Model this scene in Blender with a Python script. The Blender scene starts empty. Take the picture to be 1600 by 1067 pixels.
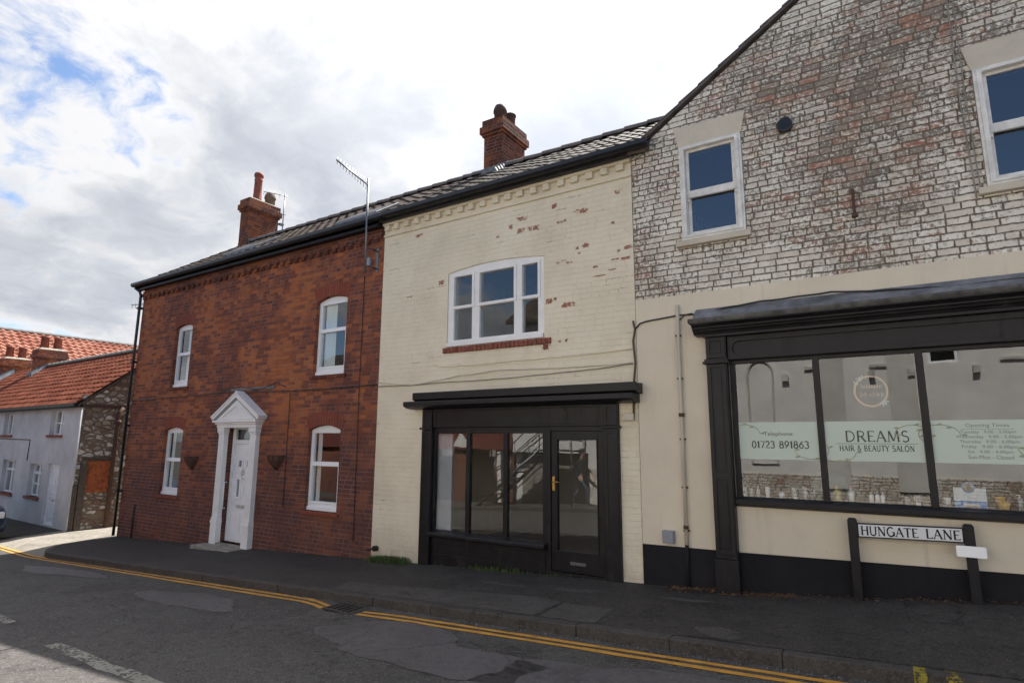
import bpy, bmesh, math, random
from math import sin, cos, pi, radians, sqrt, floor
from mathutils import Vector, Matrix
from mathutils.geometry import tessellate_polygon
random.seed(7)
S = bpy.context.scene
COL = S.collection

# ------------------------------------------------------------------ camera, sky, sun, exposure
cam_d = bpy.data.cameras.new('camera'); cam = bpy.data.objects.new('camera', cam_d); COL.objects.link(cam)
yaw, pitch, roll = 0.57145, 0.16918, 0.00563
fwd = Vector((-sin(yaw), cos(yaw), 0)); rgt = Vector((cos(yaw), sin(yaw), 0)); up = Vector((0, 0, 1))
f2 = fwd*cos(pitch) + up*sin(pitch); u2 = up*cos(pitch) - fwd*sin(pitch)
r3 = rgt*cos(roll) + u2*sin(roll); u3 = u2*cos(roll) - rgt*sin(roll)
cam.matrix_world = Matrix(((r3.x, u3.x, -f2.x, 0), (r3.y, u3.y, -f2.y, -7.2), (r3.z, u3.z, -f2.z, 1.6), (0, 0, 0, 1)))
cam_d.sensor_width = 36; cam_d.lens = 906.7/1600*36; cam_d.clip_end = 2000; cam_d.clip_start = 0.05
S.camera = cam

SUN_EL, SUN_AZ = 54.5, 1.5      # the sun stands behind the houses, almost square to the street
sd = Vector((sin(radians(SUN_AZ))*cos(radians(SUN_EL)), cos(radians(SUN_AZ))*cos(radians(SUN_EL)), sin(radians(SUN_EL))))
sun_d = bpy.data.lights.new('sun', 'SUN'); sun = bpy.data.objects.new('sun', sun_d); COL.objects.link(sun)
sun_d.energy = 3.0; sun_d.angle = radians(0.5); sun_d.color = (1, .95, .88)
sun.rotation_euler = (-sd).to_track_quat('-Z', 'Y').to_euler()

W = bpy.data.worlds.new('World'); S.world = W; W.use_nodes = True
wt = W.node_tree; wt.nodes.clear()
S.view_settings.view_transform = 'Standard'; S.view_settings.look = 'None'; S.view_settings.gamma = 1
S.view_settings.use_curve_mapping = False
S.view_settings.exposure = 2.06
S.cycles.use_denoising = True
S.cycles.max_bounces = 10; S.cycles.transparent_max_bounces = 16
S.cycles.sample_clamp_indirect = 6

class G:
    """small helper to wire shader nodes"""
    def __init__(s, nt): s.nt = nt
    def n(s, t, **kw):
        nd = s.nt.nodes.new(t)
        for k, v in kw.items(): setattr(nd, k, v)
        return nd
    def set(s, sock, v):
        if isinstance(v, bpy.types.NodeSocket): s.nt.links.new(v, sock)
        elif v is not None:
            if isinstance(v, (tuple, list)) and len(v) == 3 and sock.type == 'RGBA': v = (*v, 1)
            sock.default_value = v
    def m(s, op, a, b=None, c=None, clamp=False):
        nd = s.n('ShaderNodeMath', operation=op, use_clamp=clamp)
        for i, v in enumerate((a, b, c)): s.set(nd.inputs[i], v)
        return nd.outputs[0]
    def vm(s, op, a, b=None):
        nd = s.n('ShaderNodeVectorMath', operation=op); s.set(nd.inputs[0], a); s.set(nd.inputs[1], b)
        return nd.outputs['Value'] if op in ('DOT_PRODUCT', 'LENGTH') else nd.outputs[0]
    def mix(s, f, a, b, bt='MIX'):
        nd = s.n('ShaderNodeMix', data_type='RGBA', blend_type=bt); s.set(nd.inputs[0], f); s.set(nd.inputs[6], a); s.set(nd.inputs[7], b)
        return nd.outputs[2]
    def noise(s, vec, scale, detail=4, rough=.55, dist=0., col=False):
        nd = s.n('ShaderNodeTexNoise'); s.set(nd.inputs['Vector'], vec); s.set(nd.inputs['Scale'], scale); s.set(nd.inputs['Detail'], detail)
        s.set(nd.inputs['Roughness'], rough); s.set(nd.inputs['Distortion'], dist)
        return nd.outputs['Color' if col else 'Fac']
    def ramp(s, f, *st, ip='LINEAR'):
        nd = s.n('ShaderNodeValToRGB'); cr = nd.color_ramp; cr.interpolation = ip
        while len(cr.elements) < len(st): cr.elements.new(.5)
        for e, (p, c) in zip(cr.elements, st):
            e.position = p; e.color = (c, c, c, 1) if isinstance(c, (int, float)) else (*c, 1)
        s.set(nd.inputs[0], f); return nd.outputs[0]
    def step(s, f, a, b):
        nd = s.n('ShaderNodeMapRange', interpolation_type='SMOOTHSTEP'); s.set(nd.inputs[0], f); s.set(nd.inputs[1], a); s.set(nd.inputs[2], b)
        return nd.outputs[0]
    def sep(s, v):
        nd = s.n('ShaderNodeSeparateXYZ'); s.set(nd.inputs[0], v); return nd.outputs
    def comb(s, x=0, y=0, z=0):
        nd = s.n('ShaderNodeCombineXYZ'); s.set(nd.inputs[0], x); s.set(nd.inputs[1], y); s.set(nd.inputs[2], z); return nd.outputs[0]
    def pos(s): return s.n('ShaderNodeNewGeometry').outputs['Position']
    def bump(s, h, dist=.01, strength=1., nrm=None):
        nd = s.n('ShaderNodeBump'); nd.inputs['Strength'].default_value = strength; nd.inputs['Distance'].default_value = dist
        s.set(nd.inputs['Height'], h); s.set(nd.inputs['Normal'], nrm); return nd.outputs[0]

# sky: Nishita blue behind broken cloud
g = G(wt)
sky = g.n('ShaderNodeTexSky', sky_type='NISHITA', sun_disc=False, sun_elevation=radians(SUN_EL), sun_rotation=radians(SUN_AZ))
d = g.n('ShaderNodeTexCoord').outputs['Generated']
x, y, z = g.sep(d)
inv = g.m('DIVIDE', 1.0, g.m('ADD', g.m('MAXIMUM', z, 0.0), .30))
pv = g.comb(g.m('MULTIPLY', x, inv), g.m('MULTIPLY', y, inv), 1.2)
warp = g.vm('MULTIPLY', g.vm('SUBTRACT', g.noise(pv, 2.2, 4, .55, col=True), (.5, .5, .5)), (.35, .35, .35))
pw = g.vm('ADD', pv, warp)
sundot = g.m('MAXIMUM', g.vm('DOT_PRODUCT', d, tuple(sd)), 0.0)
cov = g.noise(pw, 2.1, 10, .60, .0)
side = g.step(g.m('SUBTRACT', y, g.m('MULTIPLY', x, .75)), -.70, -.12)      # the sky clears towards the far right behind the street
cv = g.m('ADD', g.m('ADD', cov, g.m('MULTIPLY', side, .168)), g.m('MULTIPLY', g.m('POWER', sundot, 3.0), .17))
mask = g.step(cv, .565, .66)
thick = g.noise(g.vm('ADD', pw, (1.7, 8.3, 2.0)), 2.0, 9, .55, .2)
dens = g.m('ADD', g.m('MULTIPLY', thick, .75), g.m('MULTIPLY', g.step(cv, .55, .85), .25))
glow = g.m('POWER', sundot, 5.0)
cl = g.ramp(dens, (.42, (2.7, 2.7, 2.75)), (.51, (2.3, 2.33, 2.42)), (.60, (1.88, 1.96, 2.14)), (.70, (1.55, 1.65, 1.86)))
cl = g.mix(1.0, cl, g.comb(*(3*[g.m('ADD', .82, g.m('MULTIPLY', glow, 1.05))])), 'MULTIPLY')
skc = g.mix(mask, g.mix(1.0, sky.outputs[0], (.42, .455, .50), 'MULTIPLY'), cl)
bg = g.n('ShaderNodeBackground'); g.set(bg.inputs[0], skc); bg.inputs[1].default_value = .1
wo = g.n('ShaderNodeOutputWorld'); wt.links.new(bg.outputs[0], wo.inputs[0])

# ------------------------------------------------------------------ materials
def newmat(name):
    m = bpy.data.materials.new(name); m.use_nodes = True; nt = m.node_tree
    b = nt.nodes['Principled BSDF']; return m, G(nt), b
def plain(name, col, rough=.5, var=.12, vs=6., bump=0., bs=40., metal=0., spec=.5):
    m, g, b = newmat(name); p = g.pos()
    nz = g.noise(p, vs, 5, .6)
    lo = tuple(c*(1-var*1.6) for c in col); hi = tuple(min(1, c*(1+var)) for c in col)
    g.set(b.inputs['Base Color'], g.ramp(nz, (.3, lo), (.7, hi)))
    g.set(b.inputs['Roughness'], g.ramp(nz, (.3, max(0, rough-.08)), (.7, min(1, rough+.08))))
    b.inputs['Metallic'].default_value = metal; b.inputs['Specular IOR Level'].default_value = spec
    if bump: g.set(b.inputs['Normal'], g.bump(g.noise(p, bs, 4, .6), bump))
    return m
def wallvec(g, wob=.012, ws=5.):
    p = g.pos(); x, y, z = g.sep(p)
    v = g.comb(g.m('ADD', x, y), z, 0)
    nz = g.noise(p, ws, 2, .5, col=True)
    off = g.vm('MULTIPLY', g.vm('SUBTRACT', nz, (.5, .5, .5)), (wob, wob, 0))
    return g.vm('ADD', v, off), p
def bricks(g, v, w=.235, h=.079, mortar=.006, smooth=.3, sq=1., sqf=2, off=.5):
    b = g.n('ShaderNodeTexBrick', offset=off, offset_frequency=2, squash=sq, squash_frequency=sqf)
    g.set(b.inputs['Vector'], v); b.inputs['Color1'].default_value = (0, 0, 0, 1); b.inputs['Color2'].default_value = (1, 1, 1, 1)
    b.inputs['Mortar'].default_value = (.5, .5, .5, 1)
    b.inputs['Scale'].default_value = 1; b.inputs['Mortar Size'].default_value = mortar; b.inputs['Mortar Smooth'].default_value = smooth
    b.inputs['Brick Width'].default_value = w; b.inputs['Row Height'].default_value = h; b.inputs['Bias'].default_value = 0
    return b.outputs['Color'], b.outputs['Fac']   # per-brick random grey, mortar mask

def rowbricks(g, v, p, w=.21, h=.0765, mortar=.006, rand=.35, wav=.010):
    """coursed bricks of uneven length: per-brick random (two values), mortar mask"""
    x, z, _ = g.sep(v)
    z2 = g.m('ADD', z, g.m('MULTIPLY', g.m('SUBTRACT', g.noise(g.comb(g.m('MULTIPLY', x, .8), g.m('MULTIPLY', z, .5), 0), 1., 2, .5), .5), wav*4))
    r = g.m('DIVIDE', z2, h); row = g.m('FLOOR', r); fz = g.m('FRACT', r)
    wn = g.n('ShaderNodeTexWhiteNoise', noise_dimensions='1D'); g.set(wn.inputs['W'], row)
    head = g.m('LESS_THAN', wn.outputs['Value'], .22)                       # some courses are headers
    ww = g.m('SUBTRACT', w, g.m('MULTIPLY', head, w*.42))
    u = g.m('ADD', g.m('DIVIDE', x, ww), g.m('ADD', g.m('MULTIPLY', row, 37.37), g.m('MULTIPLY', g.m('MODULO', row, 2.), .5)))
    ve = g.n('ShaderNodeTexVoronoi', voronoi_dimensions='1D', feature='DISTANCE_TO_EDGE'); g.set(ve.inputs['W'], u); ve.inputs['Scale'].default_value = 1; ve.inputs['Randomness'].default_value = rand
    vc = g.n('ShaderNodeTexVoronoi', voronoi_dimensions='1D'); g.set(vc.inputs['W'], u); vc.inputs['Scale'].default_value = 1; vc.inputs['Randomness'].default_value = rand
    dx = g.m('MULTIPLY', ve.outputs['Distance'], ww)
    dz = g.m('MULTIPLY', g.m('MINIMUM', fz, g.m('SUBTRACT', 1., fz)), h)
    e = g.m('SUBTRACT', g.m('MINIMUM', dx, dz), g.m('MULTIPLY', g.m('SUBTRACT', g.noise(p, 42, 3, .6), .5), .008))
    mor = g.m('SUBTRACT', 1., g.step(e, mortar*.35, mortar*1.15))
    cs = g.sep(vc.outputs['Color']); return cs[0], cs[1], mor
def mat_red_brick(name, dark=1., soldier=False):
    m, g, b = newmat(name)
    v, p = wallvec(g, .012)
    if soldier:
        v2 = g.n('ShaderNodeSeparateXYZ'); g.set(v2.inputs[0], v)
        v = g.comb(v2.outputs[1], v2.outputs[0], 0)
        rnd, mor = bricks(g, v, .5, .075, .004, .3)
    else:
        rnd, rn2, mor = rowbricks(g, v, p, .225, .0755, .0078, .22, .003)
    big = g.noise(p, .55, 4, .6)
    mid = g.noise(p, 3.2, 4, .6)
    fine = g.noise(p, 45, 5, .65)
    t = g.m('ADD', g.m('ADD', g.m('ADD', g.m('MULTIPLY', rnd, .27), .155), g.m('MULTIPLY', big, .86)), g.m('ADD', g.m('MULTIPLY', mid, .18), g.m('MULTIPLY', fine, .22)))
    if soldier:
        c = g.ramp(t, (.5, (.12, .035, .025)), (1.1, (.24, .06, .035)))
    else:
        c = g.ramp(g.m('MULTIPLY', t, .6), (.36, (.085, .040, .034)), (.47, (.135, .046, .033)), (.55, (.205, .064, .035)), (.65, (.38, .120, .042)))
    c = g.mix(1.0, c, (dark, dark, dark), 'MULTIPLY')
    soot = g.step(g.noise(p, 1.3, 6, .65), .56, .8)
    c = g.mix(g.m('MULTIPLY', soot, .35), c, (.055, .038, .034))
    if not soldier:      # soot and splash that cling to the lower storey, with a ragged upper edge
        zz = g.sep(p)[2]; lo = g.m('SUBTRACT', 1., g.step(g.m('ADD', zz, g.m('MULTIPLY', g.noise(p, .8, 6, .65), 3.2)), 1.7, 4.1))
        c = g.mix(g.m('MULTIPLY', lo, .62), c, (.085, .042, .040))
    mc = g.ramp(g.noise(p, 2.0, 4, .6), (.38, (.15, .09, .07)), (.62, (.29, .205, .17)))
    c = g.mix(g.m('MULTIPLY', mor, .72), c, mc)
    g.set(b.inputs['Base Color'], c); b.inputs['Roughness'].default_value = .88; b.inputs['Specular IOR Level'].default_value = .25
    h = g.m('ADD', g.m('MULTIPLY', mor, -1.), g.m('MULTIPLY', g.noise(p, 60, 4, .6), .45))
    g.set(b.inputs['Normal'], g.bump(h, .007, .9)); return m

def mat_cream():
    m, g, b = newmat('cream_painted_brick')
    v, p = wallvec(g, .012); rnd, rn2, mor = rowbricks(g, v, p, .235, .0775, .006, .25)
    x, y, z = g.sep(p)
    tone = g.noise(p, .9, 5, .6)
    c = g.ramp(tone, (.3, (.63, .555, .42)), (.52, (.73, .655, .505)), (.72, (.77, .70, .555)))
    c = g.mix(g.m('MULTIPLY', g.step(g.noise(p, 7, 5, .7), .6, .8), .35), c, (.46, .40, .29))
    streak = g.noise(g.comb(g.m('MULTIPLY', x, 9.), g.m('MULTIPLY', y, 9.), g.m('MULTIPLY', z, .6)), 1.0, 5, .65)
    c = g.mix(g.m('MULTIPLY', g.step(streak, .6, .8), .22), c, (.38, .33, .25))
    stain = g.step(g.noise(g.vm('ADD', p, (7.7, 0, 2.2)), 1.7, 7, .7), .54, .74); c = g.mix(g.m('MULTIPLY', stain, .28), c, (.50, .39, .26))
    base = g.m('SUBTRACT', 1., g.step(g.m('ADD', z, g.m('MULTIPLY', g.noise(p, 3.5, 6, .7), 1.1)), .1, .95)); c = g.mix(g.m('MULTIPLY', base, .55), c, (.36, .31, .24))
    # thin cracks that run along some bed joints
    crk = g.m('MULTIPLY', g.step(mor, .55, .9), g.step(g.noise(g.comb(g.m('MULTIPLY', g.m('ADD', x, y), .9), g.m('MULTIPLY', z, 7.), 0), 1.3, 4, .6), .60, .66))
    bedn = g.m('MULTIPLY', crk, g.step(g.noise(p, 9, 3, .6), .42, .55))
    c = g.mix(g.m('MULTIPLY', bedn, .75), c, (.16, .12, .085))
    # small paint chips
    chip = g.m('MULTIPLY', g.step(g.noise(p, 14, 6, .7), .70, .73), g.step(g.noise(p, 1.6, 3, .6), .5, .62))
    c = g.mix(chip, c, g.mix(g.noise(p, 30), (.10, .05, .03), (.32, .12, .06)))
    g.set(b.inputs['Base Color'], c); b.inputs['Roughness'].default_value = .8; b.inputs['Specular IOR Level'].default_value = .25
    h = g.m('ADD', g.m('ADD', g.m('MULTIPLY', mor, -.62), g.m('MULTIPLY', chip, -.8)), g.m('ADD', g.m('MULTIPLY', rnd, .35), g.m('MULTIPLY', g.noise(p, 26, 4, .6), .7)))
    g.set(b.inputs['Normal'], g.bump(h, .006, .8)); return m

def mat_white_brick(name='flaking_white_brick', wear=0., scale=1.):
    m, g, b = newmat(name)
    v, p = wallvec(g, .014, 9.); rnd, rn2, mor = rowbricks(g, v, p, .222, .0775, .0085, .34, .003)
    big = g.noise(p, .55, 4, .62); mid = g.noise(p, 3.0, 5, .65); fine = g.noise(p, 24, 6, .72); vf = g.noise(p, 70, 4, .7)
    paint = g.ramp(g.m('ADD', g.m('MULTIPLY', g.noise(p, 6, 5, .65), .6), g.m('MULTIPLY', rn2, .4)), (.22, (.56, .50, .41)), (.48, (.75, .70, .60)), (.75, (.82, .785, .69)))
    under = g.ramp(g.m('ADD', g.m('MULTIPLY', rnd, .4), g.m('MULTIPLY', mid, .6)), (.3, (.10, .078, .06)), (.46, (.18, .135, .10)), (.58, (.26, .18, .13)), (.70, (.32, .145, .09)))
    big2 = g.noise(g.vm('ADD', p, (3.1, 0, 7.7)), .42, 5, .62)
    w = g.m('ADD', g.m('ADD', g.m('MULTIPLY', fine, .95), g.m('MULTIPLY', vf, .40)), g.m('ADD', g.m('MULTIPLY', big2, .88), g.m('ADD', g.m('MULTIPLY', rn2, .10), g.m('MULTIPLY', mid, .36))))
    edge = g.m('MULTIPLY', g.step(mor, 0., .5), .10); w = g.m('ADD', w, edge)
    worn = g.step(w, 1.275-wear, 1.47-wear)
    c = g.mix(g.m('MULTIPLY', worn, .9), paint, under)
    red = g.m('MULTIPLY', g.step(rnd, .60, .66), g.m('MULTIPLY', g.step(g.m('ADD', g.m('MULTIPLY', mid, .5), g.m('MULTIPLY', fine, .5)), .515, .58), g.step(big2, .43, .55)))
    c = g.mix(g.m('MULTIPLY', red, .55), c, g.mix(fine, (.19, .088, .06), (.34, .135, .085)))
    speck = g.step(g.m('ADD', g.m('MULTIPLY', fine, .5), g.m('MULTIPLY', vf, .5)), .56, .66)
    c = g.mix(g.m('MULTIPLY', speck, .42), c, (.16, .125, .095))
    x_, y_, z_ = g.sep(p)
    run = g.noise(g.comb(g.m('MULTIPLY', x_, 3.), 0, g.m('MULTIPLY', z_, .55)), 1.2, 6, .66)
    grime = g.m('MAXIMUM', g.step(g.noise(p, 1.0, 7, .7), .52, .74), g.m('MULTIPLY', g.step(run, .54, .72), .8))
    c = g.mix(g.m('MULTIPLY', grime, .45), c, (.14, .12, .092))
    mc = g.ramp(mid, (.35, (.13, .098, .068)), (.65, (.23, .18, .13)))
    mo = g.m('MULTIPLY', mor, g.ramp(g.m('ADD', g.m('MULTIPLY', fine, .55), g.m('MULTIPLY', mid, .45)), (.40, .30), (.50, 1.)))
    c = g.mix(mo, c, mc)
    g.set(b.inputs['Base Color'], c); b.inputs['Roughness'].default_value = .85; b.inputs['Specular IOR Level'].default_value = .2
    h = g.m('ADD', g.m('ADD', g.m('MULTIPLY', mor, -1.2), g.m('MULTIPLY', worn, -.35)), g.m('ADD', g.m('MULTIPLY', rnd, .35), g.m('MULTIPLY', fine, .5)))
    g.set(b.inputs['Normal'], g.bump(h, .011, 1.)); return m

def mat_render(name, col, var=.12):
    m, g, b = newmat(name); p = g.pos(); x, y, z = g.sep(p)
    c = g.ramp(g.noise(p, 1.2, 6, .62), (.3, tuple(k*(1-var*1.5) for k in col)), (.7, tuple(k*(1+var*.6) for k in col)))
    st = g.noise(g.comb(g.m('MULTIPLY', x, 7.), g.m('MULTIPLY', y, 7.), g.m('MULTIPLY', z, .5)), 1.1, 5, .65)
    c = g.mix(g.m('MULTIPLY', g.step(st, .56, .82), .4), c, tuple(k*.55 for k in col))
    c = g.mix(g.m('MULTIPLY', g.step(g.noise(p, 16, 6, .75), .66, .72), .5), c, tuple(k*.35 for k in col))
    g.set(b.inputs['Base Color'], c); b.inputs['Roughness'].default_value = .85; b.inputs['Specular IOR Level'].default_value = .25
    g.set(b.inputs['Normal'], g.bump(g.m('ADD', g.noise(p, 90, 3, .6), g.m('MULTIPLY', g.noise(p, 6, 4, .6), 1.2)), .004, .8)); return m

def mat_asphalt(name, dark, light, sx=1., stone=.5, rough=.85):
    m, g, b = newmat(name); p = g.pos()
    big = g.noise(p, .6*sx, 6, .62, .4); mid = g.noise(p, 2.3*sx, 6, .65, .6); fine = g.noise(p, 55, 3, .7); sp = g.n('ShaderNodeTexVoronoi'); g.set(sp.inputs['Vector'], p); sp.inputs['Scale'].default_value = 95
    t = g.m('ADD', g.m('MULTIPLY', big, .55), g.m('MULTIPLY', mid, .45))
    c = g.ramp(t, (.40, dark), (.47, tuple(.5*a+.5*b_ for a, b_ in zip(dark, light))), (.60, light))
    c = g.mix(g.m('MULTIPLY', g.step(g.noise(p, 11, 6, .75), .50, .62), .55), c, tuple(k*.62 for k in dark))
    c = g.mix(g.m('MULTIPLY', g.step(g.noise(p, 17, 5, .75), .56, .66), .35), c, tuple(min(1, k*1.45) for k in light))
    c = g.mix(g.m('MULTIPLY', g.step(g.noise(g.vm('MULTIPLY', p, (1., 2.2, 1.)), 2.6, 7, .72), .55, .68), .45), c, tuple(min(1, k*1.3) for k in light))
    chips = g.m('MULTIPLY', g.step(g.sep(sp.outputs['Color'])[0], .80, .95), stone)
    c = g.mix(chips, c, tuple(min(1, k*2.3) for k in light))
    c = g.mix(g.m('MULTIPLY', g.step(fine, .52, .7), .4), c, tuple(k*.55 for k in dark))
    # hairline cracks
    vo = g.n('ShaderNodeTexVoronoi', feature='DISTANCE_TO_EDGE'); g.set(vo.inputs['Vector'], g.vm('ADD', p, g.vm('MULTIPLY', g.noise(p, 2.2, 5, .7, col=True), (.55, .55, 0)))); vo.inputs['Scale'].default_value = .8
    ck = g.m('MULTIPLY', g.m('SUBTRACT', 1., g.step(vo.outputs['Distance'], .002, .010)), g.step(g.noise(p, .9, 3, .6), .52, .60))
    c = g.mix(g.m('MULTIPLY', ck, .5), c, tuple(k*.4 for k in dark))
    g.set(b.inputs['Base Color'], c); g.set(b.inputs['Roughness'], g.ramp(t, (.4, rough-.12), (.6, rough))); b.inputs['Specular IOR Level'].default_value = .3
    h = g.m('ADD', g.m('MULTIPLY', g.sep(sp.outputs['Color'])[1], .6), g.m('ADD', fine, g.m('MULTIPLY', ck, -2.)))
    g.set(b.inputs['Normal'], g.bump(h, .006, .7)); return m

def mat_road_paint(name, col, wear=.5):
    m, g, b = newmat(name); p = g.pos()
    c = g.ramp(g.noise(p, 6, 5, .65), (.3, tuple(k*.62 for k in col)), (.7, col))
    g.set(b.inputs['Base Color'], c); b.inputs['Roughness'].default_value = .75
    t = g.n('ShaderNodeBsdfTransparent'); mx = g.n('ShaderNodeMixShader')
    hole = g.m('ADD', g.m('MULTIPLY', g.noise(p, 26, 5, .7), .6), g.m('MULTIPLY', g.noise(p, 2.2, 4, .6), .4))
    g.set(mx.inputs[0], g.step(hole, wear, wear+.05)); g.nt.links.new(b.outputs[0], mx.inputs[1]); g.nt.links.new(t.outputs[0], mx.inputs[2])
    g.set(b.inputs['Normal'], g.bump(g.noise(p, 60, 4, .6), .004))
    g.nt.links.new(mx.outputs[0], g.nt.nodes['Material Output'].inputs[0]); return m

def mat_tiles(name, c0, c1, c2, px, course, rough=.6, moss=0.):
    m, g, b = newmat(name); p = g.pos(); x, y, z = g.sep(p)
    cell = g.comb(g.m('FLOOR', g.m('DIVIDE', x, px)), g.m('FLOOR', g.m('DIVIDE', y, course)), g.m('FLOOR', g.m('DIVIDE', z, course)))
    wn = g.n('ShaderNodeTexWhiteNoise', noise_dimensions='3D'); g.set(wn.inputs['Vector'], cell)
    t = g.m('ADD', g.m('MULTIPLY', wn.outputs['Value'], .4), g.m('MULTIPLY', g.noise(p, 2.2, 6, .65), .6))
    c = g.ramp(t, (.25, c0), (.5, c1), (.75, c2))
    c = g.mix(g.m('MULTIPLY', g.step(g.noise(p, 18, 5, .7), .6, .7), .5), c, tuple(k*.45 for k in c0))
    if moss: c = g.mix(g.m('MULTIPLY', g.step(g.noise(p, 8, 6, .7), .58, .66), moss), c, (.09, .085, .055))
    g.set(b.inputs['Base Color'], c); b.inputs['Roughness'].default_value = rough; b.inputs['Specular IOR Level'].default_value = .05
    g.set(b.inputs['Normal'], g.bump(g.noise(p, 40, 4, .6), .004)); return m

def mat_rubble():
    m, g, b = newmat('rubble_stone'); p = g.pos(); x, y, z = g.sep(p)
    v = g.vm('ADD', g.comb(g.m('MULTIPLY', g.m('ADD', x, y), 4.6), g.m('MULTIPLY', z, 8.6), 0), g.vm('MULTIPLY', g.noise(p, 2.6, 4, .6, col=True), (1.3, 1.1, 0)))
    vo = g.n('ShaderNodeTexVoronoi', feature='DISTANCE_TO_EDGE'); g.set(vo.inputs['Vector'], v); vo.inputs['Scale'].default_value = 1
    vc = g.n('ShaderNodeTexVoronoi'); g.set(vc.inputs['Vector'], v); vc.inputs['Scale'].default_value = 1
    rn = g.sep(vc.outputs['Color'])[0]
    st = g.ramp(rn, (.15, (.24, .15, .10)), (.35, (.42, .35, .26)), (.6, (.62, .56, .46)), (.85, (.74, .69, .60)))
    st = g.mix(g.m('MULTIPLY', g.step(g.noise(p, 12, 5, .7), .48, .62), .6), st, (.16, .11, .08))
    e = g.m('ADD', vo.outputs['Distance'], g.m('MULTIPLY', g.m('SUBTRACT', g.noise(p, 14, 4, .6), .5), .18))
    c = g.mix(g.step(e, .05, .16), (.20, .15, .11), st)
    c = g.mix(g.m('MULTIPLY', g.step(g.noise(p, .9, 4, .6), .5, .66), .55), c, (.14, .08, .055))
    g.set(b.inputs['Base Color'], c); b.inputs['Roughness'].default_value = .9
    g.set(b.inputs['Normal'], g.bump(g.m('ADD', g.step(e, .02, .2), g.m('MULTIPLY', g.noise(p, 30), .4)), .03)); return m

def mat_glass(name='window_glass', tint=(.9, .93, .92), k=1., rip=.0003):
    m, g, b = newmat(name); g.nt.nodes.remove(b); p = g.pos()
    fr = g.n('ShaderNodeFresnel'); fr.inputs[0].default_value = 1.52
    nb = g.bump(g.noise(p, 1.6, 2, .5), rip*10, .35)
    gl = g.n('ShaderNodeBsdfGlossy'); gl.inputs['Roughness'].default_value = .0; gl.inputs['Color'].default_value = (.95, .97, 1, 1); g.set(gl.inputs['Normal'], nb)
    tr = g.n('ShaderNodeBsdfTransparent'); tr.inputs[0].default_value = (*tint, 1)
    mx = g.n('ShaderNodeMixShader'); ff = g.m('MULTIPLY', fr.outputs[0], g.m('SUBTRACT', 1., g.n('ShaderNodeNewGeometry').outputs['Backfacing'])); g.set(mx.inputs[0], g.m('MULTIPLY', ff, k, clamp=True)); g.nt.links.new(tr.outputs[0], mx.inputs[1]); g.nt.links.new(gl.outputs[0], mx.inputs[2])
    g.nt.links.new(mx.outputs[0], g.nt.nodes['Material Output'].inputs[0]); return m

def mat_frost():
    m, g, b = newmat('frosted_mint_film'); p = g.pos(); x, y, z = g.sep(p)
    b.inputs['Base Color'].default_value = (.64, .72, .62, 1); b.inputs['Roughness'].default_value = .5
    tr = g.n('ShaderNodeBsdfTransparent'); mx = g.n('ShaderNodeMixShader'); g.set(mx.inputs[0], .14)
    tl = g.n('ShaderNodeBsdfTranslucent'); tl.inputs[0].default_value = (.4, .5, .4, 1); m2 = g.n('ShaderNodeMixShader'); m2.inputs[0].default_value = .05
    g.nt.links.new(b.outputs[0], m2.inputs[1]); g.nt.links.new(tl.outputs[0], m2.inputs[2])
    g.nt.links.new(m2.outputs[0], mx.inputs[1]); g.nt.links.new(tr.outputs[0], mx.inputs[2])
    g.nt.links.new(mx.outputs[0], g.nt.nodes['Material Output'].inputs[0]); return m

M = {}
M['old_white_trim'] = plain('grimy_white_trim', (.50, .475, .44), .8, .2, 4)
M['red_brick'] = mat_red_brick('red_brick'); M['gauged_brick'] = mat_red_brick('gauged_red_brick', .95, True)
M['sooty_brick'] = mat_red_brick('sooty_chimney_brick', .62)
M['cream'] = mat_cream(); M['white_brick'] = mat_white_brick(); M['pier_white'] = mat_render('grimy_white_wall', (.58, .555, .51), .16); M['far_white'] = mat_render('painted_white_wall', (.72, .695, .65), .12)
M['beige'] = mat_render('beige_render', (.69, .61, .48), .07); M['white_render'] = mat_render('old_white_render', (.60, .60, .59), .16)
def mat_exposed():
    m, g, b = newmat('exposed_red_brick'); p = g.pos()
    c = g.ramp(g.noise(p, 22, 5, .65), (.3, (.16, .075, .05)), (.55, (.36, .165, .11)), (.75, (.42, .24, .17)))
    keep = g.step(g.m('ADD', g.m('MULTIPLY', g.noise(p, 17, 6, .72), .7), g.m('MULTIPLY', g.noise(p, 4, 2, .5), .3)), .445, .475)
    c = g.mix(keep, (.64, .56, .435), c)
    g.set(b.inputs['Base Color'], c); b.inputs['Roughness'].default_value = .9; g.set(b.inputs['Normal'], g.bump(g.noise(p, 50, 4, .6), .005)); return m
M['exposed_brick'] = mat_exposed()
M['sill_brick'] = plain('red_sill_brick', (.24, .075, .05), .85, .35, 18, .004)
M['upvc'] = plain('white_upvc', (.80, .81, .82), .32, .03, 3)
M['white_gloss'] = plain('white_painted_wood', (.78, .77, .75), .45, .05, 4, .002, 30)
M['old_white'] = plain('weathered_white_paint', (.70, .68, .64), .55, .14, 9, .003, 30)
M['stone_paint'] = mat_render('cream_painted_stone', (.58, .52, .42), .15)
M['black'] = plain('black_gloss_paint', (.012, .0105, .012), .42, .25, 5, .0015, 18, spec=.22)
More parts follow.
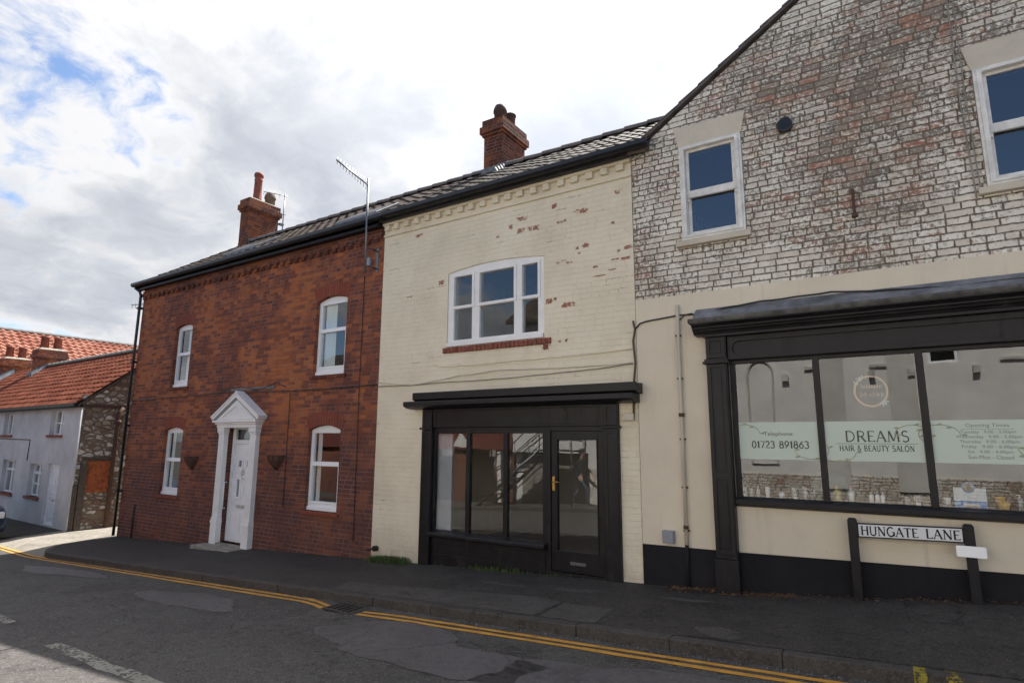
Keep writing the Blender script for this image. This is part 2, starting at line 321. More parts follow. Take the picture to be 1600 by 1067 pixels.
def mat_black():
    m, g, b = newmat('old_black_gloss_paint'); p = g.pos(); x, y, z = g.sep(p)
    c = g.ramp(g.noise(p, 4, 6, .65), (.3, (.009, .008, .0095)), (.7, (.017, .0155, .017)))
    dust = g.step(g.noise(g.comb(g.m('MULTIPLY', x, 6.), g.m('MULTIPLY', y, 6.), g.m('MULTIPLY', z, 1.2)), 1.4, 6, .68), .50, .76)
    c = g.mix(g.m('MULTIPLY', dust, .5), c, (.05, .045, .043))
    chip = g.step(g.noise(p, 21, 6, .75), .70, .74); c = g.mix(g.m('MULTIPLY', chip, .7), c, (.11, .10, .09))
    g.set(b.inputs['Base Color'], c); g.set(b.inputs['Roughness'], g.ramp(dust, (0, .38), (1, .75))); b.inputs['Specular IOR Level'].default_value = .25
    g.set(b.inputs['Normal'], g.bump(g.m('ADD', g.m('MULTIPLY', g.noise(g.comb(g.m('MULTIPLY', x, 2.), y, g.m('MULTIPLY', z, 14.)), 3, 4, .6), .6), g.m('MULTIPLY', chip, -.4)), .003, .8)); return m
M['black'] = mat_black()
M['black_wall'] = mat_render('black_plinth_paint', (.016, .015, .018), .3)
M['black_pl'] = plain('black_plastic', (.012, .012, .014), .4, .2)
M['lead'] = plain('lead_flashing', (.165, .168, .182), .7, .35, 5, .006, 14, .0, .25)
M['lead_edge'] = plain('mossy_lead_edge', (.10, .092, .08), .8, .45, 9, .012, 22)
M['zinc'] = plain('galvanised_metal', (.17, .175, .185), .42, .2, 8, 0, 40, .8)
M['alu'] = plain('dull_aluminium', (.26, .265, .28), .4, .15, 8, 0, 40, .8)
M['brass'] = plain('polished_brass', (.42, .27, .09), .4, .15, 8, 0, 40, 1.)
M['steel'] = plain('brushed_steel', (.6, .6, .6), .3, .1, 8, 0, 40, 1.)
M['rust'] = plain('rusty_iron', (.09, .045, .03), .85, .3, 20, .003)
M['glass'] = mat_glass('window_glass', k=2.2); M['shop_glass'] = mat_glass('shop_glass', (.96, .97, .96), 2.6)
M['dark_glass'] = mat_glass('sash_glass', (.8, .86, .9), 3.2)
M['frost'] = mat_frost()
M['letter'] = plain('dark_green_grey_vinyl', (.075, .08, .068), .6, .1)
M['letter_soft'] = plain('faded_grey_vinyl', (.17, .20, .165), .6, .1)
M['flourish'] = plain('sage_gold_vinyl', (.33, .32, .20), .6, .15)
M['emblem'] = plain('copper_vinyl', (.52, .33, .21), .5, .15); M['emblem_teal'] = plain('teal_vinyl', (.34, .47, .45), .5, .15)
M['tiles_dark'] = mat_tiles('dark_concrete_tiles', (.028, .023, .021), (.045, .038, .034), (.075, .063, .056), .3, .32, .7, .3)
M['tiles_brown'] = mat_tiles('brown_grey_roof_tiles', (.035, .026, .022), (.06, .046, .039), (.10, .08, .068), .3, .32, .75, .35)
M['pantile'] = mat_tiles('orange_pantiles', (.115, .036, .022), (.165, .050, .029), (.215, .078, .046), .27, .3, .8)
M['pantile_far'] = mat_tiles('weathered_pantiles', (.20, .075, .05), (.28, .115, .08), (.35, .17, .125), .3, .34, .8)
M['ridge_tile'] = plain('grey_ridge_tiles', (.12, .10, .09), .7, .3, 7, .004)
M['clay'] = plain('terracotta_pot', (.27, .075, .045), .75, .25, 8, .003); M['clay_dark'] = plain('sooty_pot', (.07, .035, .028), .8, .35, 10, .003)
M['clay_buff'] = plain('mossy_buff_pot', (.20, .15, .11), .85, .4, 16, .006)
M['mortar'] = plain('cement_flaunching', (.26, .24, .2), .9, .25, 8, .006)
M['plaster'] = plain('interior_plaster', (.34, .32, .30), .8, .1, 2); M['plaster_white'] = plain('white_interior_panel', (.62, .63, .66), .6, .06, 2)
M['interior_dark'] = plain('dark_interior', (.07, .065, .06), .8, .2, 2); M['boards'] = plain('wooden_floor', (.16, .10, .06), .6, .3, 4)
M['panel_white'] = plain('pale_grey_panel', (.42, .43, .46), .7, .06, 2)
M['curtain'] = plain('white_net_curtain', (.75, .75, .75), .9, .05, 4); M['blind'] = plain('cream_blind', (.55, .50, .36), .9, .1, 4)
M['road'] = mat_asphalt('old_asphalt', (.036, .033, .032), (.082, .077, .073), 1., .6, .8)
M['pavement'] = mat_asphalt('dark_pavement_asphalt', (.025, .0225, .021), (.056, .050, .046), 1.3, .45)
M['patch'] = mat_asphalt('smooth_asphalt_patch', (.080, .073, .076), (.108, .10, .103), .8, .25, .62)
M['patch2'] = mat_asphalt('worn_concrete_patch', (.050, .045, .042), (.082, .075, .070), 2.2, .35)
M['lane'] = mat_asphalt('pale_lane_surface', (.17, .155, .13), (.26, .235, .20), 1.5, .3)
M['kerb'] = mat_asphalt('grey_kerb_stone', (.042, .037, .034), (.072, .065, .060), 2.5, .3)
M['earth'] = plain('dark_ground', (.06, .055, .045), .95, .3, 3, .01, 20)
M['yellow'] = mat_road_paint('yellow_road_paint', (.62, .30, .035), .60); M['white_line'] = mat_road_paint('worn_white_road_paint', (.30, .285, .25), .50)
M['yellow_kerb'] = mat_road_paint('worn_yellow_kerb_paint', (.30, .24, .03), .50)
M['iron'] = plain('cast_iron', (.045, .038, .035), .6, .3, 12, .004)
M['grass'] = plain('grass_green', (.075, .115, .03), .8, .4, 30); M['leaf_litter'] = plain('brown_leaf_litter', (.16, .085, .04), .9, .4, 30)
M['rubble'] = mat_rubble(); M['orange_brick'] = plain('orange_brick_infill', (.36, .10, .035), .9, .35, 14, .008, 20)
M['timber'] = plain('weathered_timber', (.10, .075, .058), .85, .3, 12, .006)
M['sign_white'] = plain('white_sign_plate', (.66, .67, .68), .4, .03, 3); M['reflector'] = plain('white_reflective_sheet', (.95, .95, .94), .2, .01, 3)
M['grey_plastic'] = plain('grey_plastic_box', (.25, .26, .29), .5, .06, 4)

# ------------------------------------------------------------------ mesh helpers
class MB:
    def __init__(s): s.v = []; s.f = []; s.mi = []; s.sm = []
    def add(s, vs, fs, mi=0, sm=False):
        o = len(s.v); s.v += [tuple(p) for p in vs]
        for f in fs: s.f.append([i+o for i in f]); s.mi.append(mi); s.sm.append(sm)
        return s
    def box(s, x0, x1, y0, y1, z0, z1, mi=0):
        v = [(x, y, z) for z in (z0, z1) for y in (y0, y1) for x in (x0, x1)]
        return s.add(v, [(0, 2, 3, 1), (4, 5, 7, 6), (0, 1, 5, 4), (2, 6, 7, 3), (0, 4, 6, 2), (1, 3, 7, 5)], mi)
    def hexa(s, v8, mi=0):      # bottom 4 then top 4, same winding
        return s.add(v8, [(3, 2, 1, 0), (4, 5, 6, 7), (0, 1, 5, 4), (1, 2, 6, 5), (2, 3, 7, 6), (3, 0, 4, 7)], mi)
    def plate(s, outer, holes, y0, y1, mi=0, axis='y', rev=None, front=None):
        """flat plate with holes; outline in (a, z); axis 'y': a = x, thickness along y; axis 'x': a = y, thickness along x"""
        loops = [outer]+list(holes); flat = [p for l in loops for p in l]
        tris = tessellate_polygon([[Vector((p[0], p[1], 0)) for p in l] for l in loops])
        P = (lambda a, z, t: (a, t, z)) if axis == 'y' else (lambda a, z, t: (t, a, z))
        n = len(flat); vs = [P(a, z, y0) for a, z in flat]+[P(a, z, y1) for a, z in flat]
        def orient(t):
            (ax, az), (bx, bz), (cx, cz) = (flat[i] for i in t)
            return t if (bx-ax)*(cz-az)-(bz-az)*(cx-ax) > 0 else t[::-1]
        ft = [tuple(orient(tuple(t))) for t in tris]
        if axis == 'y': A = [t for t in ft]; B = [tuple(i+n for i in t[::-1]) for t in ft]
        else: A = [t[::-1] for t in ft]; B = [tuple(i+n for i in t) for t in ft]
        s.add(vs, A+B, mi)
        side = []; o = 0
        for l in loops:
            k = len(l)
            for i in range(k): side.append((o+i, o+(i+1) % k, o+(i+1) % k+n, o+i+n))
            o += k
        s.add(vs, side, mi if rev is None else rev); return s
    def prism_x(s, prof, x0, x1, mi=0):   # profile in (y, z) swept along x
        n = len(prof); v = [(x0, y, z) for y, z in prof]+[(x1, y, z) for y, z in prof]
        f = [(i, (i+1) % n, (i+1) % n+n, i+n) for i in range(n)]
        f += [tuple(range(n))[::-1], tuple(range(n, 2*n))]
        return s.add(v, f, mi)
    def tube(s, pts, r, n=8, mi=0, sm=True, cap=True):
        pts = [Vector(p) for p in pts]; rs = r if isinstance(r, (list, tuple)) else [r]*len(pts)
        vs = []; prev = None
        for i, p in enumerate(pts):
            t = (pts[min(i+1, len(pts)-1)]-pts[max(i-1, 0)]).normalized()
            if prev is None:
                a = Vector((0, 0, 1)) if abs(t.z) < .9 else Vector((1, 0, 0)); u = t.cross(a).normalized()
            else: u = (prev-t*prev.dot(t)).normalized()
            prev = u; w = t.cross(u)
            vs += [p+(u*cos(2*pi*k/n)+w*sin(2*pi*k/n))*rs[i] for k in range(n)]
        fs = [(i*n+k, i*n+(k+1) % n, (i+1)*n+(k+1) % n, (i+1)*n+k) for i in range(len(pts)-1) for k in range(n)]
        s.add(vs, fs, mi, sm)
        if cap: s.add(vs[:n], [tuple(range(n))[::-1]], mi); s.add(vs[-n:], [tuple(range(n))], mi)
        return s
    def lathe(s, prof, c, n=20, mi=0, sm=True):   # prof list of (r, z)
        vs = [(c[0]+r*cos(2*pi*k/n), c[1]+r*sin(2*pi*k/n), c[2]+z) for r, z in prof for k in range(n)]
        fs = [(i*n+k, i*n+(k+1) % n, (i+1)*n+(k+1) % n, (i+1)*n+k) for i in range(len(prof)-1) for k in range(n)]
        fs += [tuple(range(n))[::-1], tuple(range((len(prof)-1)*n, len(prof)*n))]
        return s.add(vs, fs, mi, sm)
    def build(s, name, mats, parent=None, bevel=0., fix=True, xf=None):
        me = bpy.data.meshes.new(name); v = s.v if xf is None else [tuple(xf @ Vector(p)) for p in s.v]
        me.from_pydata(v, [], s.f)
        for p, mi, sm in zip(me.polygons, s.mi, s.sm): p.material_index = mi; p.use_smooth = sm
        for m in (mats if isinstance(mats, (list, tuple)) else [mats]): me.materials.append(M[m] if isinstance(m, str) else m)
        if fix:
            bm = bmesh.new(); bm.from_mesh(me); bmesh.ops.remove_doubles(bm, verts=bm.verts, dist=1e-5)
            bmesh.ops.recalc_face_normals(bm, faces=bm.faces); bm.to_mesh(me); bm.free()
        return link(name, me, parent, bevel)
BASE = {}
def link(name, me, parent=None, bevel=0.):
    o = bpy.data.objects.new(name, me); COL.objects.link(o)
    if parent is not None:
        root = parent
        while root.parent is not None: root = root.parent
        b = BASE.get(root.name, Vector())
        if root == parent: me.transform(Matrix.Translation(-b))      # children live in the frame of the thing's base
        else: me.transform(Matrix.Translation(-b))
        o.parent = parent
    if bevel:
        md = o.modifiers.new('bevel', 'BEVEL'); md.width = bevel; md.segments = 2; md.limit_method = 'ANGLE'; md.angle_limit = radians(40)
    return o
def thing(name, loc, label, cat, group=None):
    o = bpy.data.objects.new(name, None); COL.objects.link(o); o.location = loc; BASE[o.name] = Vector(loc); o.empty_display_size = .3
    return tag(o, label, cat, group)
def tag(o, label, cat, group=None):
    o['label'] = label; o['category'] = cat
    if group: o['group'] = group
    return o
def struct(o): o['kind'] = 'structure'; return o
def arc(cx, cz, rx, rz, a0, a1, n=10):
    return [(cx+rx*cos(radians(a0+(a1-a0)*i/n)), cz+rz*sin(radians(a0+(a1-a0)*i/n))) for i in range(n+1)]
def rect(x0, x1, z0, z1): return [(x0, z0), (x1, z0), (x1, z1), (x0, z1)]
def archrect(x0, x1, z0, zs, rise, n=10):   # zs = spring height
    w = (x1-x0)/2; R = (w*w+rise*rise)/(2*rise); a = math.degrees(math.asin(w/R)); c = (x0+x1)/2
    return [(x0, z0), (x1, z0)]+arc(c, zs+rise-R, R, R, 90-a, 90+a, n)
def gz(X):      # height of the pavement at the foot of the facades
    X = min(max(X, -15.5), 9.); return .0154+.0477*X
def rz(X): return gz(X)-.146     # road surface

def solo(mb, name, mats, loc, label, cat, group=None, bevel=0., kind=None):
    """one mesh = one thing, origin at its base"""
    o = mb.build(name, mats, None, bevel); o.data.transform(Matrix.Translation(-Vector(loc))); o.location = loc; BASE[o.name] = Vector(loc)
    if kind: o['kind'] = kind
    return tag(o, label, cat, group)
def text_mb(s, size, font_scale=(1, 1)):
    cu = bpy.data.curves.new('t', 'FONT'); cu.body = s; cu.size = size; cu.align_x = 'CENTER'; cu.align_y = 'CENTER'; cu.resolution_u = 3
    o = bpy.data.objects.new('t', cu); COL.objects.link(o); dg = bpy.context.evaluated_depsgraph_get()
    me = bpy.data.meshes.new_from_object(o.evaluated_get(dg)); vs = [v.co.copy() for v in me.vertices]; fs = [tuple(p.vertices) for p in me.polygons]
    bpy.data.objects.remove(o); bpy.data.curves.remove(cu); bpy.data.meshes.remove(me); return vs, fs
def text_on_wall(mb, s, cx, cz, y, width=None, height=.1, mi=0):
    vs, fs = text_mb(s, 1.0); xs = [v.x for v in vs]; zs = [v.y for v in vs]
    sx = (width/(max(xs)-min(xs))) if width else height; sz = height/(max(zs)-min(zs)) if width else height
    mx, mz = (max(xs)+min(xs))/2, (max(zs)+min(zs))/2
    mb.add([(cx+(v.x-mx)*sx, y, cz+(v.y-mz)*sz) for v in vs], fs, mi)
# serif capitals: strokes (points, weight) in a unit-high cell, and serif feet (x, z, width)
K, T = .13, .065
def _c(cx, cz, rx, rz, a0, a1): return arc(cx, cz, rx, rz, a0, a1, 12)
GLYPH = {
 'H': (.86, [([(.14, 0), (.14, 1)], K), ([(.72, 0), (.72, 1)], K), ([(.14, .52), (.72, .52)], T)], [(.14, 0), (.14, 1), (.72, 0), (.72, 1)]),
 'U': (.84, [([(.14, 1), (.14, .34)]+_c(.42, .32, .28, .31, 180, 360)+[(.70, 1)], .105)], [(.14, 1), (.70, 1)]),
 'N': (.88, [([(.14, 0), (.14, 1)], T), ([(.12, 1), (.74, 0)], K), ([(.74, 0), (.74, 1)], T)], [(.14, 0), (.12, 1), (.74, 1)]),
 'G': (.90, [(_c(.47, .5, .38, .49, 50, 330), .115), ([(.80, .06), (.80, .46)], K), ([(.58, .46), (.86, .46)], T)], []),
 'A': (.82, [([(.06, 0), (.40, 1)], T), ([(.40, 1), (.76, 0)], K), ([(.19, .36), (.62, .36)], T)], [(.06, 0), (.76, 0)]),
 'T': (.74, [([(.37, 0), (.37, .97)], K), ([(.02, .965), (.72, .965)], T), ([(.035, .99), (.035, .86)], T), ([(.705, .99), (.705, .86)], T)], [(.37, 0)]),
 'E': (.66, [([(.14, 0), (.14, 1)], K), ([(.1, .965), (.58, .965)], T), ([(.1, .035), (.62, .035)], T), ([(.14, .52), (.5, .52)], T), ([(.57, .99), (.57, .86)], T), ([(.61, .01), (.61, .15)], T)], []),
 'L': (.64, [([(.14, 0), (.14, 1)], K), ([(.1, .035), (.6, .035)], T), ([(.59, .01), (.59, .17)], T)], [(.14, 1)]),
 'D': (.88, [([(.14, 0), (.14, 1)], K), ([(.1, .97), (.36, .97)]+_c(.36, .5, .42, .47, 90, -90)+[(.1, .03)], .09)], []),
 'R': (.80, [([(.14, 0), (.14, 1)], K), ([(.1, .97), (.38, .97)]+_c(.38, .73, .25, .24, 90, -90)+[(.14, .49)], .085), ([(.40, .49), (.74, 0)], K)], [(.14, 0), (.74, 0)]),
 'M': (1.04, [([(.12, 0), (.16, 1)], T), ([(.16, 1), (.50, .08)], K), ([(.50, .08), (.84, 1)], T), ([(.84, 1), (.90, 0)], K)], [(.12, 0), (.90, 0)]),
 'S': (.62, [(_c(.31, .745, .23, .225, 35, 270)+_c(.31, .265, .25, .255, 90, -145), .105)], []),
 'B': (.74, [([(.14, 0), (.14, 1)], K), ([(.1, .97), (.36, .97)]+_c(.36, .75, .22, .22, 90, -90)+[(.14, .53)], .08), ([(.14, .52), (.38, .52)]+_c(.38, .275, .26, .245, 90, -90)+[(.1, .03)], .09)], []),
 'Y': (.76, [([(.04, 1), (.38, .48)], K), ([(.74, 1), (.38, .48)], T), ([(.38, .5), (.38, 0)], K)], [(.38, 0), (.04, 1), (.74, 1)]),
 'I': (.34, [([(.17, 0), (.17, 1)], K)], [(.17, 0), (.17, 1)]),
 'O': (.94, [(_c(.47, .5, .39, .49, 0, 360), .11)], []),
 '&': (.80, [([(.74, .5)]+_c(.36, .26, .28, .25, 0, -180)+[(.12, .38), (.42, .66)]+_c(.34, .78, .15, .19, -20, 200)+[(.24, .66), (.72, .02)], .085)], []),
 '0': (.66, [(_c(.33, .5, .25, .49, 0, 360), .10)], []), '1': (.40, [([(.22, 0), (.22, 1)], K), ([(.22, .98), (.06, .86)], T)], [(.22, 0)]),
 '2': (.62, [(_c(.30, .73, .22, .26, 160, -35)+[(.08, .04), (.58, .04)], .095)], []), '3': (.62, [(_c(.28, .75, .22, .23, 150, -80)+_c(.27, .27, .26, .27, 80, -150), .09)], []),
 '6': (.64, [([(.52, .98), (.22, .66)]+_c(.32, .31, .24, .30, 160, -200), .09)], []), '7': (.60, [([(.05, .95), (.56, .95), (.22, 0)], .09)], []),
 '8': (.64, [(_c(.32, .76, .20, .22, -90, 270), .09), (_c(.32, .27, .25, .26, 90, 450), .10)], []), '9': (.64, [([(.12, .02), (.42, .34)]+_c(.32, .69, .24, .30, -20, 340), .09)], []),
}
def serif(mb, s, x0, x1, z0, z1, y, th=.002, mi=0, gap=.06, bold=1.):
    adv = [(.42 if c == ' ' else GLYPH[c][0])+gap for c in s]; tot = sum(adv)-gap; sx = (x1-x0)/tot; sz = z1-z0; x = x0
    def ribbon(pts, w):
        w *= bold; P = [Vector((p[0], p[1])) for p in pts]; L = []
        for i, p in enumerate(P):
            t = (P[min(i+1, len(P)-1)]-P[max(i-1, 0)]); t = t.normalized() if t.length > 0 else Vector((1, 0)); nn = Vector((-t.y, t.x))*(w/2)
            L.append((p+nn, p-nn))
        vs = [(x+q.x*sx, y, z0+q.y*sz) for pr in L for q in pr]
        mb.add(vs, [(2*i, 2*i+1, 2*i+3, 2*i+2) for i in range(len(L)-1)], mi)
    for c, a in zip(s, adv):
        if c != ' ':
            for pts, w in GLYPH[c][1]: ribbon(pts, w)
            for sxx, szz in GLYPH[c][2]: ribbon([(sxx-.12, szz+(.025 if szz < .5 else -.025)), (sxx+.12, szz+(.025 if szz < .5 else -.025))], .05)
        x += a*sx

# ------------------------------------------------------------------ ground, road, pavement, kerb, markings
mb = MB(); mb.add([(-600, -600, -1.35), (600, -600, -1.35), (600, 600, -1.35), (-600, 600, -1.35)], [(0, 1, 2, 3)]); struct(mb.build('ground', 'earth'))
def sheet(xs, ys, zf):
    m = MB(); n = len(ys)
    vs = [(x, y, zf(x, y)) for x in xs for y in ys]
    m.add(vs, [(i*n+j, (i+1)*n+j, (i+1)*n+j+1, i*n+j+1) for i in range(len(xs)-1) for j in range(n-1)]); return m
XS = [-90, -40, -25, -15.5]+[-15.5+i for i in range(1, 25)]+[9, 20, 60]
struct(sheet(XS, [-9.0, -6, -4, -1.80], lambda x, y: rz(x)).build('road', 'road', fix=False))
struct(sheet([-90, -40, -19, -15.2], [-1.80, -1.2, -.3, 4, 14, 40], lambda x, y: -.87 if y < -1.7 else (-.80 if y < -1 else -.762)).build('lane', 'lane', fix=False))
def pav(x, y): return gz(x)+.025*min(y, 0)+.055*min(max(0, x+1.4), 4)*min(1, max(0, (y+1.7)/1.55))
mb = sheet([-14.6]+[-14.5+i*.5 for i in range(1, 60)], [-1.70, -1.2, -.7, -.3, -.15, 0.06], pav)
# rounded end of the pavement at the lane
c0 = (-14.6, -.9); pts = [(c0[0]+1.25*cos(radians(a)), c0[1]+.80*sin(radians(a))) for a in range(270, 179, -10)]+[(-15.85, 0.06)]
mb.add([(-14.6, .06, pav(-14.6, 0))]+[(x, y, pav(x, y)) for x, y in pts], [(0, i, i+1) for i in range(1, len(pts))])
struct(mb.build('pavement', 'pavement', fix=False))
struct(sheet([-60, -30, -18.3], [-1.9, -1.0, -.2, .3], lambda x, y: -.755+.02*y).build('pavement', 'pavement', fix=False))
mb = MB()
path = [(-15.85, -.5), (-15.82, -.9)]+[(c0[0]+1.25*cos(radians(a)), c0[1]+.80*sin(radians(a))) for a in range(190, 271, 10)]
def kseg(p, q):
    d = Vector((q[0]-p[0], q[1]-p[1])).normalized(); n = Vector((d.y, -d.x))
    if n.y > 0 and abs(d.x) > .2: n = -n
    if abs(d.x) <= .2 and n.x > 0: n = -n
    o = n*.125; zt = [pav(*p)+.003, pav(*q)+.003]; zb = [zt[0]-.22, zt[1]-.22]
    mb.hexa([(p[0]+o.x, p[1]+o.y, zb[0]), (q[0]+o.x, q[1]+o.y, zb[1]), (q[0], q[1], zb[1]), (p[0], p[1], zb[0]),
             (p[0]+o.x, p[1]+o.y, zt[0]), (q[0]+o.x, q[1]+o.y, zt[1]), (q[0], q[1], zt[1]), (p[0], p[1], zt[0])])
for p, q in zip(path, path[1:]): kseg(p, q)
x = -14.6
while x < 12:
    j = random.uniform(-.006, .006); kseg((x+.002, -1.70+j), (x+.913, -1.70+j+random.uniform(-.004, .004))); x += .915
k = mb.build('kerb', 'kerb', fix=False, bevel=.009); struct(k)
def ribbon_on(pathpts, w, zf, name, mat, lift=.004):
    m = MB(); P = [Vector(p) for p in pathpts]; vs = []
    for i, p in enumerate(P):
        t = (P[min(i+1, len(P)-1)]-P[max(i-1, 0)]).normalized(); n = Vector((-t.y, t.x))*w/2*(1+random.uniform(-.12, .12))
        for q in (p+n, p-n): vs.append((q.x, q.y, zf(q.x, q.y)+lift))
    m.add(vs, [(2*i, 2*i+1, 2*i+3, 2*i+2) for i in range(len(P)-1)]); return struct(m.build(name, mat, fix=False))
def seg(a, b, n=24, wob=.006): return [(a[0]+(b[0]-a[0])*i/n, a[1]+(b[1]-a[1])*i/n+random.uniform(-wob, wob)) for i in range(n+1)]
rzf = lambda x, y: rz(x)
for off in (-.06, .06):
    ribbon_on(seg((-30, -1.72+off), (-16.2, -1.86+off), 20)+seg((-15.6, -1.87+off), (-6.5, -1.955+off), 30)+[(-6.25, -2.0+off*.9), (-5.98, -2.08+off*.8)], .062, rzf, 'yellow_line', 'yellow')
    ribbon_on([(-5.36, -2.10+off*.8), (-5.1, -2.08+off)]+seg((-4.8, -2.06+off), (6, -2.0+off), 40), .062, rzf, 'yellow_line', 'yellow')
ribbon_on(seg((-14, -3.9), (-8.95, -4.22), 14, .012), .10, rzf, 'centre_line', 'white_line')
ribbon_on(seg((-7.42, -4.37), (-3.2, -4.52), 16, .02), .13, rzf, 'centre_line', 'white_line')
def blob(cx, cy, rx, ry, zf, name, mat, lift=.004, n=46, jag=.16, seed=1):
    rd = random.Random(seed); ph = [rd.uniform(0, 6.28) for _ in range(5)]
    P = []
    for i in range(n):
        a = 2*pi*i/n; k = 1+sum(jag/(j+1)*sin((j+2)*a+ph[j]) for j in range(5))+rd.uniform(-.05, .05); P.append((cx+rx*k*cos(a), cy+ry*k*sin(a)))
    m = MB(); m.add([(cx, cy, zf(cx, cy)+lift)]+[(x, y, zf(x, y)+lift) for x, y in P], [(0, i+1, (i+1) % n+1) for i in range(n)]); return struct(m.build(name, mat, fix=False))
blob(-8.1, -2.62, .95, .34, rzf, 'road_patch', 'patch', seed=3)
blob(-4.0, -2.75, 1.25, .50, rzf, 'road_patch', 'patch', seed=9, jag=.24)
blob(-1.9, -2.95, 1.15, .62, rzf, 'road_patch', 'patch', seed=15, jag=.2)
blob(-.4, -2.75, 1.3, .5, rzf, 'road_patch', 'patch', seed=22, jag=.2)
blob(-12.6, -2.4, 1.4, .22, rzf, 'road_patch', 'patch', seed=31, jag=.2)
def ppatch(P, name='pavement_patch', mat='patch2', seed=1):
    rd = random.Random(seed); Q = []
    for a, b in zip(P, P[1:]+P[:1]):
        for i in range(6): Q.append((a[0]+(b[0]-a[0])*i/6+rd.uniform(-.012, .012), a[1]+(b[1]-a[1])*i/6+rd.uniform(-.012, .012)))
    cx = sum(p[0] for p in Q)/len(Q); cy = sum(p[1] for p in Q)/len(Q); m = MB()
    m.add([(cx, cy, pav(cx, cy)+.004)]+[(x, y, pav(x, y)+.004) for x, y in Q], [(0, i+1, (i+1) % len(Q)+1) for i in range(len(Q))]); struct(m.build(name, mat, fix=False))
ppatch([(-6.3, -1.69), (-6.45, -1.3), (-5.28, -1.23), (-4.29, -1.10), (-3.62, -1.03), (-3.22, -1.12), (-3.26, -1.69)])
ppatch([(-3.2, -1.14), (-2.6, -1.17), (-2.56, -1.69), (-3.2, -1.69)], seed=2)
ppatch([(-1.75, -1.69), (-1.7, -1.34), (-.7, -1.26), (1.2, -1.2), (3.2, -1.2), (3.2, -1.69)], mat='pavement', seed=3)
blob(-1.45, -1.5, .22, .12, pav, 'pavement_patch', 'patch2', .008, seed=5, jag=.3)
blob(-3.3, -.62, .35, .06, pav, 'pavement_patch', 'patch2', .004, seed=6, jag=.3)
blob(-4.35, -.66, .3, .06, pav, 'pavement_patch', 'patch2', .004, seed=7, jag=.3)
blob(-2.0, -.55, .22, .07, pav, 'pavement_patch', 'patch2', .004, seed=8, jag=.3)
# worn yellow loading marks painted over the kerb
for x in (.0, .19):
    m = MB(); zt = pav(x, -1.76)+.008
    m.add([(x, -1.845, zt-.105), (x+.095, -1.845, zt-.105), (x+.095, -1.83, zt), (x, -1.83, zt), (x+.095, -1.70, zt), (x, -1.70, zt)], [(0, 1, 2, 3), (3, 2, 4, 5)]); struct(m.build('kerb_mark', 'yellow_kerb', fix=False))
for x in ():
    m = MB(); zt = pav(x, -1.76)+.008
    m.add([(x, -1.845, zt-.105), (x+.095, -1.845, zt-.105), (x+.095, -1.83, zt), (x, -1.83, zt)], [(0, 1, 2, 3)]); struct(m.build('kerb_mark', 'yellow_kerb', fix=False))
# gully grate in the gap of the yellow lines
gx, gy = -5.66, -2.03; mb = MB(); zz = rz(gx)+.004
mb.plate(rect(gx-.24, gx+.24, gy-.17, gy+.17), [rect(gx-.20+i*.082, gx-.20+i*.082+.045, gy-.13, gy+.13) for i in range(5)], 0, .012)
me = [(x, z, y) for x, y, z in mb.v]; mb.v = [(x, a, zz+.014-t) for x, a, t in me]
solo(mb, 'drain_grate', 'iron', (gx, gy, zz), 'rusty iron drain grate in the gutter between the ends of the yellow lines', 'drain')
# grass and litter along the walls
def blades(name, x0, x1, y0, y1, n, h, label, mat='grass', seed=1):
    rd = random.Random(seed); m = MB()
    for _ in range(n):
        x = rd.triangular(x0, x1, x0+.45*(x1-x0)); y = rd.uniform(y0, y1); zb = pav(x, y); hh = h*rd.uniform(.35, 1.1); a = rd.uniform(0, 6.28); w = .006; l = rd.uniform(.2, .9)*hh
        dx, dy = cos(a), sin(a); px_, py_ = -dy*w, dx*w
        m.add([(x-px_, y-py_, zb-.005), (x+px_, y+py_, zb-.005), (x+dx*l*.4+px_*.7, y+dy*l*.4+py_*.7, zb+hh*.7), (x+dx*l, y+dy*l, zb+hh), (x+dx*l*.4-px_*.7, y+dy*l*.4-py_*.7, zb+hh*.7)], [(0, 1, 2, 4), (4, 2, 3)])
    o = m.build(name, mat, fix=False); o['kind'] = 'stuff'; return tag(o, label, 'grass' if mat == 'grass' else 'litter')
blades('grass', -7.36, -6.42, -.20, -.015, 1500, .095, 'strip of green weeds at the foot of the cream wall beside the brick house', seed=1)
blades('grass', -6.2, -3.0, -.075, -.02, 130, .04, 'sparse weeds along the base of the black shopfront', seed=2)
blades('grass', -5.4, -4.3, -.07, -.02, 120, .07, 'short tuft of weeds under the black shop window', seed=4)
rd = random.Random(5); m = MB()
for _ in range(900):
    x = rd.choice([rd.uniform(-2.3, -1.0), rd.uniform(-2.4, 3.0)]); y = -.03-abs(rd.gauss(0, .09)); s_ = rd.uniform(.006, .024); a = rd.uniform(0, 6.28); zb = pav(x, y)+.004+rd.uniform(0, .02); t = rd.uniform(-.012, .012)
    m.add([(x+s_*cos(a), y+s_*sin(a), zb), (x-s_*.5*sin(a), y+s_*.5*cos(a), zb+t), (x-s_*cos(a), y-s_*sin(a), zb), (x+s_*.5*sin(a), y-s_*.5*cos(a), zb+t*.3)], [(0, 1, 2, 3)])
o = m.build('leaf_litter', 'leaf_litter', fix=False); o['kind'] = 'stuff'; tag(o, 'brown leaf litter along the foot of the salon wall', 'litter')

